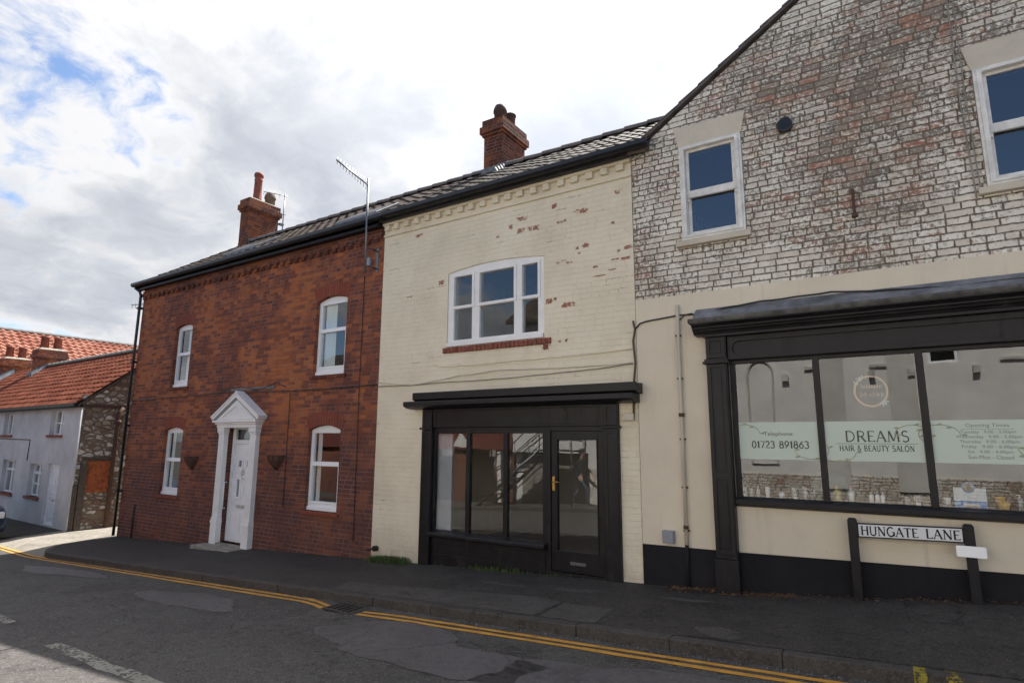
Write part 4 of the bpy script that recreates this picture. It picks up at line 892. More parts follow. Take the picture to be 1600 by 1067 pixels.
m = MB(); m.plate(rect(-6.094, -4.03, .17, 1.7985), [rect(a, b, .24, 1.705) for a, b in P3], .0, .075)
m.prism_x([(.0, .235), (-.105, .215), (-.115, .20), (-.115, .165), (-.07, .15), (0, .14)], -6.094, -4.03)
m.box(-6.094, -4.03, .0, .06, zg(-6)-.1, .168)
m.plate(rect(-6.05, -4.07, -.16, .10), [rect(-5.98, -4.14, -.10, .05)], -.012, -.0005)
f = m.build('shop_window', 'black', cs, bevel=.003)
planes(f, [(a+.001, b-.001, .241, 1.704) for a, b in P3], .03, 'shop_glass')
m = MB(); m.box(-4.028, -3.975, -.02, .08, zg(-4), 1.7985); m.box(-3.19, -3.156, -.02, .08, zg(-3), 1.7985); m.box(-3.974, -3.191, -.02, .08, 1.735, 1.7985)
m.box(-3.974, -3.191, -.02, .08, zg(-3.9), -.115); m.build('door_frame', 'black', cs, bevel=.003)
m = MB(); m.plate(rect(-3.970, -3.195, -.105, 1.732), [rect(-3.875, -3.285, .16, 1.615)], .0, .05)
m.plate(rect(-3.89, -3.27, .145, 1.63), [rect(-3.875, -3.285, .16, 1.615)], -.014, -.0005)
dl = m.build('door', 'black', cs, bevel=.003)
planes(dl, [(-3.874, -3.286, .161, 1.614)], .02, 'shop_glass')
m = MB(); m.box(-3.955, -3.915, -.008, -.0005, .93, 1.12); m.tube([(-3.935, -.005, 1.05), (-3.935, -.05, 1.05), (-3.90, -.055, 1.052), (-3.83, -.05, 1.05)], .009); m.build('handle', 'brass', dl, bevel=.003)
m = MB(); m.box(-3.69, -3.46, -.012, -.0005, -.01, .03); m.build('letter_plate', 'zinc', dl, bevel=.003)
m = MB(); m.box(-2.875, -2.735, -.075, 0, 1.865, 1.955); solo(m, 'alarm_box', 'stone_paint', (-2.8, 0, 1.865), 'small cream painted box on the wall right of the black shop cornice', 'box', bevel=.008)
m = MB(); m.plate(rect(-6.95, -6.755, -.225, -.125), [rect(-6.935, -6.77, -.215+i*.022, -.204+i*.022) for i in range(4)], -.010, 0); solo(m, 'air_vent', 'stone_paint', (-6.85, 0, -.225), 'cream slotted air vent low in the cream wall above the weeds', 'vent')
m = MB(); m.tube([(-7.25, -.001, -.15), (-7.25, -.07, -.15)], .045, 12); m.tube([(-7.25, -.05, -.15), (-7.36, -.05, -.17), (-7.45, -.03, -.2)], .012); solo(m, 'gas_cap', 'black_pl', (-7.25, 0, -.19), 'round black pipe cap low on the cream wall next to the brick house', 'pipe cap')

# ------------------------------------------------------------------ white brick salon
sb = thing('hair_salon', (1.5, 0, 0), 'gabled building of flaking white brick with black salon shopfront and beige rendered base', 'shop')
SL, SR, AX = -2.68, 7.7, 2.51; EZ = 5.49; AP = EZ+(AX-SL)*.652
W2 = [(-2.02, -1.24), (1.045, 1.83), (4.1, 4.88)]; wz0, wz1 = 4.135, 5.42
m = MB(); m.plate([(SL, 3.44), (SR, 3.44), (SR, EZ), (AX, AP), (SL, EZ)], [rect(a, b, wz0, wz1) for a, b in W2], 0, .3)
m.plate([(SL, -1), (SR, -1), (SR, 3.439), (SL, 3.439)], [rect(-1.54, 5.0, .93, 2.87)], -.012, .3, 1)
m.box(SL, SL+.25, .3, 8.7, -1, EZ); m.box(SR-.25, SR, .3, 8.7, -1, EZ); m.plate([(SL, -1), (SR, -1), (SR, EZ), (AX, AP), (SL, EZ)], [], 8.7, 9.0)
m.build('wall', ['white_brick', 'beige'], sb)
m = MB()
for zz in (-.3, 3.45, 5.55): m.box(SL+.25, SR-.25, .31, 8.7, zz, zz+.1)
m.box(SL+.25, SR-.25, 4.5, 4.6, -.2, 5.5); m.box(-.3, -.2, .31, 4.5, 3.55, 5.5); m.build('interior', 'interior_dark', sb)
m = MB(); m.add([(SL, -.013, -.8), (SR, -.013, -.8), (SR, -.013, .70), (SL, -.013, .355)], []); 
m = MB(); m.plate([(SL+.002, -.9), (SR, -.9), (SR, .66), (.92, .432), (-1.5, .372), (SL+.002, .357)], [], -.026, -.0125); m.build('plinth', 'black_wall', sb)
for i, (a, b) in enumerate(W2):
    fo = .075; ga, gb = a+.115, b-.135 if i else b-.13; m = MB()
    hs = [rect(ga, gb, 4.262, 4.725), rect(ga, gb, 4.805, 5.335)]
    m.plate(rect(a+.003, b-.003, wz0+.003, wz1-.003), [rect(a+fo, b-fo, wz0+.06, wz1-.055)], -.035, .06)
    m.plate(rect(a+.03, b-.03, wz0+.03, wz1-.02), [rect(a+fo, b-fo, wz0+.06, wz1-.055)], -.052, -.0355)
    m.plate(rect(a+fo+.001, b-fo-.001, 4.71, wz1-.056), [hs[1]], .012, .05)
    m.plate(rect(a+fo+.001, b-fo-.001, wz0+.061, 4.79), [hs[0]], .056, .095)
    for xx in (a+fo+.004, b-fo-.034): m.hexa([(xx, .014, 4.66), (xx+.03, .014, 4.66), (xx+.03, .045, 4.66), (xx, .045, 4.66), (xx, .0125, 4.709), (xx+.03, .0125, 4.709), (xx+.03, .049, 4.709), (xx, .049, 4.709)])
    f = m.build('window', 'old_white', sb, bevel=.004)
    planes(f, [(h[0][0]+.001, h[1][0]-.001, h[0][1]+.001, h[2][1]-.001) for h in hs[1:]], .03, 'dark_glass'); planes(f, [(h[0][0]+.001, h[1][0]-.001, h[0][1]+.001, h[2][1]-.001) for h in hs[:1]], .07, 'dark_glass')
    MB().box(a-.075, b+.05, -.07, .02, 4.055, 4.127).build('sill', 'stone_paint', f, bevel=.008)
    MB().plate([(a-.005, 5.425), (b+.005, 5.425), (b+.065, 5.70), (a-.065, 5.705)], [], -.018, .02).build('lintel', 'stone_paint', f, bevel=.006)
m = MB()                                                    # slates over the gable, thin dark verge
for sgn in (-1, 1):
    ex = SL-.10 if sgn < 0 else SR+.10; ez = EZ-.06
    q = [(ex, ez+.05), (AX, AP+.055), (AX, AP+.085), (ex-sgn*0, ez+.08)]
    m.plate(q if sgn < 0 else q[::-1], [], -.035, 9.1)
o = m.build('roof', 'ridge_tile', sb)
m = MB(); L = sqrt((AX-SL)**2+(AP-EZ)**2); k = int(L/.3)
for i in range(k+1):
    for sgn in (-1, 1):
        t0, t1 = i/k, min(1, (i+1.04)/k)
        f0 = (SL-.1+(AX-SL+.1)*t0, EZ-.06+(AP-EZ+.06)*t0) if sgn < 0 else (SR+.1+(AX-SR-.1)*t0, EZ-.06+(AP-EZ+.06)*t0)
        f1 = (SL-.1+(AX-SL+.1)*t1, EZ-.06+(AP-EZ+.06)*t1) if sgn < 0 else (SR+.1+(AX-SR-.1)*t1, EZ-.06+(AP-EZ+.06)*t1)
        q = [(f0[0], f0[1]+.085), (f1[0], f1[1]+.082), (f1[0], f1[1]+.092), (f0[0], f0[1]+.112)]
        m.plate(q if sgn < 0 else q[::-1], [], -.045, .5)
m.build('verge_slates', 'ridge_tile', sb)
# shopfront
m = MB(); m.prism_x([(-.012, 3.21), (-.035, 3.215), (-.20, 3.085), (-.205, 3.06), (-.012, 3.06)], -1.89, 5.35); m.build('lead_top', 'lead', sb)
m = MB(); m.prism_x([(-.012, 3.059), (-.27, 3.059), (-.29, 3.05), (-.295, 3.025), (-.285, 3.0), (-.012, 3.0)], -1.93, 5.4); m.build('lead_edge', 'lead_edge', sb)
m = MB(); m.prism_x([(-.012, 2.999), (-.285, 2.999), (-.285, 2.985), (-.25, 2.965), (-.235, 2.95), (-.235, 2.935), (-.20, 2.93), (-.19, 2.905), (-.165, 2.895), (-.155, 2.875), (-.012, 2.87)], -1.90, 5.37)
m.box(-1.80, 5.27, -.16, -.013, 2.84, 2.869); m.build('cornice', 'black', sb)
m = MB(); m.box(-1.535, 5.0, -.05, .06, 2.555, 2.869); m.plate(rect(-1.535, 5.0, 2.56, 2.838), [arc(-1.40, 2.69, .08, .085, 90, 270, 10)[::1]+[(4.86, 2.605), (4.86, 2.775)]], -.075, -.0505); m.build('fascia', 'black', sb, bevel=.003)
for a, b in ((-1.775, -1.54), (5.0, 5.235)):
    m = MB(); zb = pav(a, -.15)-.05
    m.box(a, b, -.12, -.013, .30, 2.515); m.box(a, b, -.12, -.013, 2.575, 2.839); m.box(a-.035, b+.03, -.16, -.013, 2.517, 2.545); m.box(a-.018, b+.015, -.14, -.013, 2.546, 2.573)
    m.box(a-.012, b+.012, -.14, -.013, zb, .298)
    m.plate(rect(a+.012, b-.012, 2.585, 2.83), [rect(a+.05, b-.05, 2.625, 2.79)], -.132, -.1205); m.plate(rect(a+.06, b-.06, 2.64, 2.775), [], -.126, -.1205)
    for z0, z1 in ((1.26, 2.50), (.40, 1.20)):
        m.plate(rect(a+.012, b-.012, z0-.05, z1+.01), [rect(a+.05, b-.05, z0, z1-.03)], -.134, -.1205); m.plate(rect(a+.07, b-.07, z0+.03, z1-.06), [], -.128, -.1205)
    m.build('pilaster', 'black', sb, bevel=.004)
PX = [(-1.48, -.655), (-.59, .29), (.357, 1.24), (1.305, 2.19), (2.255, 3.14), (3.205, 4.09), (4.15, 4.93)]
m = MB(); m.plate(rect(-1.539, 4.999, .932, 2.554), [rect(a, b, .985, 2.515) for a, b in PX], .0, .085)
m.prism_x([(.0, .98), (-.085, .965), (-.095, .95), (-.095, .905), (-.06, .885), (-.013, .875)], -1.539, 4.999)
f = m.build('shop_window', 'black', sb, bevel=.003)
planes(f, [(a+.001, b-.001, .986, 2.514) for a, b in PX], .03, 'shop_glass')
m = MB(); m.box(-1.50, 4.96, .09, .55, .93, .975); m.build('display_shelf', 'boards', sb, bevel=.004)
m = MB()
for a, b in PX: m.box(a+.002, b-.002, .0262, .0285, 1.408, 1.825)
fm = m.build('window_film', 'frost', sb)
m = MB(); yl = .0255
text_on_wall(m, 'Telephone:', -1.055, 1.688, yl, .31, .058); serif(m, '01723 891863', -1.345, -.75, 1.535, 1.612, yl, bold=1.7)
serif(m, 'DREAMS', -.40, .17, 1.610, 1.722, yl, gap=.08, bold=1.15); m.box(-.49, .24, yl-.0002, yl, 1.588, 1.592)
serif(m, 'HAIR & BEAUTY SALON', -.46, .205, 1.513, 1.572, yl, gap=.10, bold=1.6)
for s_, z_, w_, h_ in (('Opening Times', 1.768, .33, .046), ('Tuesday   9.00 - 5.00pm', 1.706, .42, .038), ('Wednesday   9.00 - 5.00pm', 1.660, .50, .038), ('Thursday   9.00 - 6.00pm', 1.613, .45, .038), ('Friday   9.00 - 6.00pm', 1.565, .42, .038), ('Sat   9.00 - 4.00pm', 1.517, .34, .036), ('Sun-Mon - Closed', 1.470, .34, .036)):
    text_on_wall(m, s_, .80, z_, yl, w_, h_, 1)
m.box(.60, 1.0, yl-.0002, yl, 1.735, 1.738, 1)
m.build('lettering', ['letter', 'letter_soft'], fm, fix=False)
m = MB()
def vine(cx, cz, sx, sz):
    P = [(cx+sx*.17*cos(a),   .0245, cz+sz*.10*sin(a)) for a in [i*.28 for i in range(15)]]
    m.tube(P, .003, 4)
    for i in range(0, 15, 3):
        x_, _, z_ = P[i]; a = i*1.1; s2 = .03
        m.add([(x_, .0243, z_), (x_+s2*cos(a)+.012*sin(a), .0243, z_+s2*.6*sin(a)-.012*cos(a)), (x_+2*s2*cos(a), .0243, z_+1.4*s2*sin(a)), (x_+s2*cos(a)-.012*sin(a), .0243, z_+s2*.6*sin(a)+.012*cos(a))], [(0, 1, 2, 3)])
for cx, cz, sx, sz in ((-1.42, 1.70, 1, 1), (-.73, 1.52, -1, -1), (-.48, 1.50, 1, -1), (.20, 1.68, -.9, 1), (.42, 1.68, 1.0, 1), (1.16, 1.56, -.9, -1)): vine(cx, cz, sx, sz)
m.build('flourish', 'flourish', fm, fix=False)
# hoop emblem hung behind the middle pane, seen from its back
t = thing('hoop_sign', (-.126, .10, 1.99), 'round copper coloured hoop with curly script hanging behind the middle salon pane', 'sign')
m = MB(); m.tube([(-.126+.150*cos(radians(a)), .10, 2.143+.160*sin(radians(a))) for a in range(0, 361, 10)], .012, 6); m.build('hoop', 'emblem', t)
m = MB()
for z_, w_, nn in ((2.20, .17, 8), (2.11, .19, 6)):
    rd2 = random.Random(int(z_*100))
    for i in range(nn):
        xx = -.126-w_/2+w_*i/(nn-1); h = rd2.uniform(.022, .05)
        m.tube([(xx, .1, z_-.03), (xx+.004, .1, z_+h-.02), (xx+.012, .1, z_-.02), (xx+.022, .1, z_+.004)], .0045, 4)
m.build('script', 'emblem', t)
m = MB()
for cx, cz in ((-.23, 2.27), (-.20, 2.29), (-.255, 2.235), (.0, 2.03), (-.02, 2.005)):
    for k in range(4): a = k*1.57+cx*9; m.add([(cx, .092, cz), (cx+.018*cos(a-.4), .09, cz+.018*sin(a-.4)), (cx+.034*cos(a), .09, cz+.034*sin(a)), (cx+.018*cos(a+.4), .09, cz+.018*sin(a+.4))], [(0, 1, 2, 3)])
m.build('flower', 'emblem_teal', t, fix=False)
# bottles and cards standing in the window
SH = .976
def colour(n, c, r=.35): 
    if n not in M: M[n] = plain(n, c, r, .05, 4)
    return n
def bottle(x, y, r, h, body, cap, label, style='bottle'):
    t = thing('bottle' if style != 'box' else 'box', (x, y, SH), label, 'bottle' if style != 'box' else 'box', 'salon bottles on the window shelf' if style != 'box' else None)
    if style == 'tube': MB().lathe([(r*.85, 0), (r*.85, h*.22)], (x, y, SH), 14).build('cap', colour(*cap), t); MB().lathe([(r*.7, h*.22), (r, h*.4), (r*1.1, h*.9), (r*1.15, h)], (x, y, SH), 14).build('body', colour(*body), t); return
    MB().lathe([(r, 0), (r, h*.62), (r*.85, h*.70), (r*.4, h*.74), (r*.4, h*.78)], (x, y, SH), 16).build('body', colour(*body), t)
    c = MB().lathe([(r*.5, h*.78), (r*.5, h*.86), (r*.3, h*.9), (r*.28, h)], (x, y, SH), 14).build('cap', colour(*cap), t)
    if style == 'pump': MB().box(x-r*1.1, x+r*.2, y-.006, y+.006, SH+h*.95, SH+h).build('spout', colour(*cap), c)
wht = ('white_bottle_plastic', (.75, .75, .76)); blk = ('black_bottle_plastic', (.03, .03, .035)); clr = ('grey_bottle_plastic', (.35, .37, .40)); yel = ('yellow_bottle_plastic', (.62, .50, .20)); pnk = ('pink_cap', (.55, .08, .25)); org = ('orange_cap', (.65, .33, .06)); blu = ('blue_grey_cap', (.22, .28, .4)); pur = ('purple_plastic', (.2, .1, .22))
Y_ = .20
bottle(-1.415, Y_, .018, .125, clr, blk, 'first grey bottle right of the white box in the left salon pane'); bottle(-1.34, Y_, .017, .12, clr, wht, 'slim grey bottle with a white cap in the left salon pane')
bottle(-1.235, Y_, .026, .115, wht, wht, 'white tube standing on its cap in the left salon pane', 'tube'); bottle(-1.09, Y_, .028, .075, wht, clr, 'short white jar bottle in the left salon pane')
bottle(-.955, Y_, .026, .12, clr, wht, 'grey tube standing on its cap in the left salon pane', 'tube'); bottle(-.84, Y_, .028, .13, clr, wht, 'grey pump bottle in the left salon pane', 'pump')
bottle(-.60, Y_+.06, .022, .13, pur, blk, 'dark purple bottle beside the first salon mullion'); bottle(-.76, Y_+.05, .022, .10, blk, wht, 'small black bottle just left of the first salon mullion')
bottle(-.535, Y_, .038, .165, yel, org, 'yellow bottle with an orange cap in the middle salon pane'); bottle(-.40, Y_, .032, .165, wht, pnk, 'white bottle with a pink cap in the middle salon pane')
bottle(-.215, Y_, .022, .11, wht, pur, 'left of three small white bottles in the middle salon pane'); bottle(-.162, Y_, .022, .11, wht, blu, 'middle of three small white bottles in the middle salon pane'); bottle(-.112, Y_, .022, .11, wht, clr, 'right of three small white bottles in the middle salon pane')
bottle(.10, Y_+.05, .022, .10, clr, blk, 'grey bottle with a black cap near the second salon mullion'); bottle(.19, Y_, .032, .10, clr, wht, 'grey tube on its cap near the second salon mullion', 'tube'); bottle(.43, Y_, .03, .09, wht, clr, 'white tube just right of the second salon mullion', 'tube'); bottle(1.0, Y_+.05, .02, .14, clr, wht, 'slim grey pump bottle right of the yellow tub', 'pump')
t = thing('box', (-1.495, .2, SH), 'small white carton at the left end of the salon window shelf', 'box'); MB().box(-1.52, -1.47, .18, .23, SH, SH+.105).build('carton', colour(*wht), t); MB().box(-1.505, -1.485, .178, .1795, SH+.03, SH+.055).build('mark', colour(*blk), t)
t = thing('gift_card', (.61, .18, SH), 'blue and white card with a round brown disc standing in the right salon pane', 'card')
MB().box(.49, .745, .180, .186, SH+.005, SH+.195).build('sheet', colour('white_card', (.62, .66, .72)), t); MB().box(.49, .745, .176, .1795, SH+.005, SH+.066).build('band', colour('blue_card', (.05, .22, .55)), t)
m = MB(); m.plate(arc(.61, SH+.195, .042, .042, 0, 350, 20), [], .170, .1745); m.build('disc', colour('brown_disc', (.22, .19, .16)), t); m = MB(); m.plate(arc(.61, SH+.195, .052, .052, 0, 350, 20), [], .1750, .1795); m.build('disc_ring', colour('blue_card', 0), t)
MB().box(.56, .68, .173, .1755, SH+.012, SH+.04).build('label', colour('cream_label', (.6, .55, .45)), t)
m = MB().box(.49, .745, .1765, .1795, SH+.19, SH+.197); m.build('edge', 'grey_plastic', t)
t = thing('tub', (.86, .2, SH), 'pair of stacked yellow plastic tubs in the right salon pane', 'tub')
MB().lathe([(.038, 0), (.05, .055), (.052, .06), (.052, .068)], (.87, .2, SH), 18).build('lower_tub', colour('yellow_tub', (.62, .42, .08)), t); MB().lathe([(.035, .07), (.045, .11), (.048, .115), (.04, .12)], (.845, .2, SH), 18).build('upper_tub', colour('yellow_tub', 0), t)
m = MB(); m.box(-1.0, -.45, 1.0, 1.5, -.2, .95); m.box(-.95, -.5, 1.35, 1.5, .95, 1.22); solo(m, 'salon_chair', colour('dark_green_vinyl', (.02, .09, .07)), (-.7, 1.2, -.2), 'dark green salon chair inside behind the first mullion', 'chair', bevel=.05)
# small fittings on the salon front
m = MB(); m.tube([(-.735, -.001, 5.335), (-.735, -.085, 5.335)], .085, 20, 0); m.lathe([(.06, 0), (.06, .03)], (-.735, -.03, 5.40), 12); solo(m, 'flue_vent', 'black_pl', (-.735, 0, 5.25), 'round black flue outlet high on the white brick gable', 'vent', bevel=.01)
m = MB(); m.box(-.125, -.095, -.03, 0, 4.06, 4.39); m.box(-.14, -.08, -.05, 0, 4.06, 4.09); solo(m, 'iron_bracket', 'rust', (-.11, 0, 4.06), 'rusty iron bracket stub on the white brick between the upper windows', 'bracket')
cable([(.93, -.02, 8.2), (.925, -.02, 6.32), (.92, -.02, 5.2), (.95, -.02, 4.04)], .008, 'pair of pale conduits running down the white brick left of the right window', 'mortar'); cable([(.975, -.02, 8.2), (.97, -.02, 5.2), (.99, -.02, 4.1)], .006, 'thinner pale conduit running beside the other on the white brick', 'mortar')
t = thing('wall_pipe', (-2.125, -.05, 0), 'cream painted pipe running up the beige wall left of the salon pilaster', 'pipe')
m = MB(); m.tube([(-2.115, -.05, 3.30), (-2.125, -.05, .40)], .022, 10); m.build('pipe', 'stone_paint', t); m = MB(); m.tube([(-2.125, -.05, .40), (-2.125, -.05, -.06)], .022, 10); m.build('pipe_foot', 'black_wall', t)
m = MB()
for z_ in (.55, 1.05, 1.62, 1.92, 2.36, 2.9): m.box(-2.155, -2.09, -.06, -.012, z_, z_+.02)
m.tube([(-2.12, -.05, 1.90), (-2.12, -.05, 1.945)], .032, 10); m.tube([(-2.125, -.05, .58), (-2.125, -.05, .62)], .03, 10); m.build('clip', 'rust', t)
m = MB(); m.box(-2.405, -2.27, -.09, -.0125, .40, .545); m.box(-2.395, -2.28, -.096, -.0905, .41, .535); solo(m, 'meter_box', 'grey_plastic', (-2.34, 0, .40), 'small grey box on the beige wall beside the foot of the cream pipe', 'box', bevel=.008)
# street name sign
YS = -.12; t = thing('street_sign', (.07, YS, pav(.07, YS)), 'low white street name sign on two black posts by the salon wall', 'sign')
for a in (-.438, .507):
    m = MB(); zb = pav(a, YS)-.05; zt = .822 if a < 0 else .835
    m.box(a, a+.083, YS-.035, YS+.035, zb, zt); m.hexa([(a, YS-.035, zt), (a+.083, YS-.035, zt), (a+.083, YS+.035, zt), (a, YS+.035, zt), (a+.012, YS-.02, zt+.018), (a+.071, YS-.02, zt+.018), (a+.071, YS+.02, zt+.018), (a+.012, YS+.02, zt+.018)]); m.build('post', 'black', t, bevel=.004)
tilt = .023/.87; m = MB(); bx = lambda x0, x1, y0, y1, z0, z1, mi: m.hexa([(x0, y0, z0+tilt*(x0+.36)), (x1, y0, z0+tilt*(x1+.36)), (x1, y1, z0+tilt*(x1+.36)), (x0, y1, z0+tilt*(x0+.36)), (x0, y0, z1+tilt*(x0+.36)), (x1, y0, z1+tilt*(x1+.36)), (x1, y1, z1+tilt*(x1+.36)), (x0, y1, z1+tilt*(x0+.36))], mi)
bx(-.353, .506, YS-.012, YS+.012, .655, .795, 0); bx(-.345, .498, YS-.016, YS-.0121, .667, .783, 1)
bd = m.build('name_plate', ['black', 'sign_white'], t)
m = MB(); serif(m, 'HUNGATE', -.325, .155, .681, .768, YS-.0175, gap=.07, bold=1.4); serif(m, 'LANE', .215, .482, .681, .768, YS-.0175, gap=.07, bold=1.4)
m.v = [(x, y, z+tilt*(x+.36)) for x, y, z in m.v]; m.build('lettering', 'black', bd, fix=False)
m = MB(); Pp = []
for cx, cz, a0 in ((.645, .575, 270), (.645, .645, 0), (.45, .645, 90), (.45, .575, 180)): Pp += arc(cx, cz, .015, .015, a0, a0+90, 4)
m.plate(Pp, [], YS-.052, YS-.047); m.box(.535, .565, YS-.047, YS-.035, .58, .64); m.build('reflector_plate', 'reflector', t)

# ------------------------------------------------------------------ white cottage row at the left
CX = Matrix.Translation((-18.0, -.304, 0)) @ Matrix.Rotation(radians(-1.54), 4, 'Z')
def cb(mb, name, mats, parent, **k): return mb.build(name, mats, parent, xf=CX, **k)
ct = thing('white_cottage', (-20.5, 0, -.8), 'nearer white cottage with orange pantile roof, white front door and rubble stone gable end', 'cottage')
CW = -10.2; doorr = rect(-1.86, -1.02, -.72, .90); w1 = rect(-3.22, -2.28, -.04, .87); w2 = rect(-5.55, -4.42, -.05, .93); u1 = rect(-2.1, -1.2, 1.69, 2.37); u2 = rect(-6.0, -5.16, 1.69, 2.36); w3 = rect(-8.6, -7.5, -.05, .93)
m = MB(); m.plate([(CW, -1.2), (0, -1.2), (0, 2.56), (CW, 2.56)], [doorr, w1, w2, u1, u2, w3], 0, .3)
m.box(CW, CW+.3, .3, 4.0, -1.2, 2.5); m.box(CW+.3, -.3, 4.0, 4.3, -1.2, 2.5)
m.plate([(.3, -1.2), (4.3, -1.2), (4.3, 2.5), (2.15, 4.30), (.3, 2.75)], [], -.3, -.003, 1, axis='x')
cb(m, 'wall', ['white_render', 'rubble'], ct)
m = MB(); m.box(-.2, .003, .002, .30, -1.0, 2.75); cb(m, 'gable_wall', 'rubble', ct)
m = MB(); m.box(CW+.3, -.3, .3, 4.0, 1.3, 1.4); m.box(CW+.3, -.3, .3, 4.0, 2.46, 2.55); m.box(CW+.3, -.3, .3, 4.0, -.9, -.8); m.box(CW+.3, -.3, 2.0, 2.1, -.8, 2.46); cb(m, 'interior', 'plaster', ct)
def cwin(r, panes, blind):
    (a, z0), (b, _), (_, z1) = r[0], r[1], r[2]; m = MB(); hs = []
    for x0_, x1_, y0_, y1_ in panes: hs.append(rect(a+(b-a)*x0_, a+(b-a)*x1_, z0+(z1-z0)*y0_, z0+(z1-z0)*y1_))
    m.plate(rect(a+.003, b-.003, z0+.003, z1-.003), hs, .10, .16); f = cb(m, 'window', 'upvc', ct)
    for h in hs: cb(MB().box(h[0][0]+.001, h[1][0]-.001, .12, .126, h[0][1]+.001, h[2][1]-.001), 'pane', 'glass', f)
    cb(MB().box(a-.08, b+.08, -.05, .10, z0-.07, z0), 'sill', 'sill_brick', f)
    if blind: c = MB(); curtain_mb(c, a+.05, a+(b-a)*.42, z0, z1, .24, 4); curtain_mb(c, b-(b-a)*.42, b-.05, z0, z1, .24, 4); cb(c, 'curtain', 'blind', f, fix=False)
two = [(.08, .46, .06, .68), (.54, .92, .06, .68), (.08, .46, .74, .95), (.54, .92, .74, .95)]
cwin(w1, [(.08, .46, .06, .36), (.54, .92, .06, .36), (.08, .46, .40, .68), (.54, .92, .40, .68), (.08, .46, .76, .94), (.54, .92, .76, .94)], True); cwin(w2, two, True); cwin(w3, two, True)
cwin(u1, [(.10, .47, .06, .46), (.10, .47, .52, .95), (.57, .92, .06, .46), (.57, .92, .52, .95)], True); cwin(u2, [(.1, .46, .06, .95), (.54, .9, .06, .95)], True)
m = MB(); a, b = -1.86, -1.02; m.plate(rect(a+.004, b-.004, -.72, .896), [rect(a+.07, b-.07, -.69, .83)], .06, .14)
m.plate(rect(a+.072, b-.072, -.688, .828), [], .085, .12)
for z0, z1 in ((-.55, -.15), (-.02, .12), (.30, .70)): mould(m, a+.17, b-.17, z0, z1, .085, .04, .014)
dd_ = cb(m, 'door', 'upvc', ct); cb(MB().box(-1.55, -1.33, .07, .0845, -.10, -.06), 'letter_plate', 'steel', dd_)
RC = ((-.16, 2.50), (2.15, 4.40))
m = MB(); tile_roof(m, CW, .06, RC[0], RC[1], .27, .26, .024, .02, 5); cb(m, 'roof', 'pantile', ct, fix=False)
m = MB(); roof_slab(m, CW, .05, (RC[0][0]+.03, RC[0][1]-.01), (RC[1][0], RC[1][1]-.02), .07); roof_slab(m, CW, .05, (4.5, 2.5), (2.151, 4.38), .07); cb(m, 'roof_deck', 'timber', ct)
m = MB(); ridge_tiles(m, CW, .08, 2.15, 4.43, .11, .4); cb(m, 'ridge', 'mortar', ct)
m = MB(); m.prism_x([(-.24, 2.52), (-.23, 2.44), (-.17, 2.40), (-.11, 2.44), (-.10, 2.52)], CW, .04); m.box(CW, 0, -.10, -.002, 2.42, 2.50); cb(m, 'gutter', 'black_pl', ct)
m = MB(); m.box(.004, .05, -.02, 1.0, 2.42, 2.50); m.tube([(.06, .95, 2.44), (.06, .84, 2.30), (.06, .84, -.75)], .05, 10); m.tube([(.06, .86, 2.0), (.06, .86, 2.1)], .07, 10); cb(m, 'drainpipe', 'rust', ct)
m = MB(); m.box(.004, .03, .12, .86, 1.03, 1.11); m.box(.004, .09, .10, .25, -.85, .95); m.box(.004, .07, -.02, .08, -.85, .4); cb(m, 'timber_frame', 'timber', ct)
m = MB(); m.box(.004, .018, .26, .80, .18, 1.0); cb(m, 'brick_infill', 'orange_brick', ct)
m = MB(); m.tube([(.012, -.014, -.75), (.012, -.014, 2.4)], .03, 8); cb(m, 'corner_trim', 'white_render', ct)
cables = MB().tube([(-3.5, -.012, .95), (-3.48, -.012, 1.55), (-6.4, -.012, 1.58)], .012, 5); o = cables.build('cable', 'timber', None, xf=CX); tag(o, 'thin cable stepping across the white cottage front', 'cable')
ct2 = thing('white_cottage', (-31, 0, -.8), 'farther white cottage of the row, under the farther pair of chimney pots', 'cottage')
m = MB(); m.plate([(-15.6, -1.2), (CW-.004, -1.2), (CW-.004, 2.56), (-15.6, 2.56)], [rect(-12.6, -11.6, -.05, .9)], 0, .3); m.box(-15.6, -15.3, .3, 4.0, -1.2, 2.5); m.box(-15.3, CW-.004, 4.0, 4.3, -1.2, 2.5); cb(m, 'wall', 'white_render', ct2)
m = MB(); tile_roof(m, -15.66, CW-.004, RC[0], RC[1], .27, .26, .024, .02, 4); cb(m, 'roof', 'pantile', ct2, fix=False)
m = MB(); roof_slab(m, -15.66, CW-.004, (RC[0][0]+.03, RC[0][1]-.01), (RC[1][0], RC[1][1]-.02), .07); roof_slab(m, -15.66, CW-.004, (4.5, 2.5), (2.151, 4.38), .07); cb(m, 'roof_deck', 'timber', ct2)
m = MB(); m.plate(rect(-12.597, -11.603, -.047, .897), [rect(-12.5, -12.14, .02, .82), rect(-12.06, -11.7, .02, .82)], .1, .16); cb(m, 'window', 'upvc', ct2)
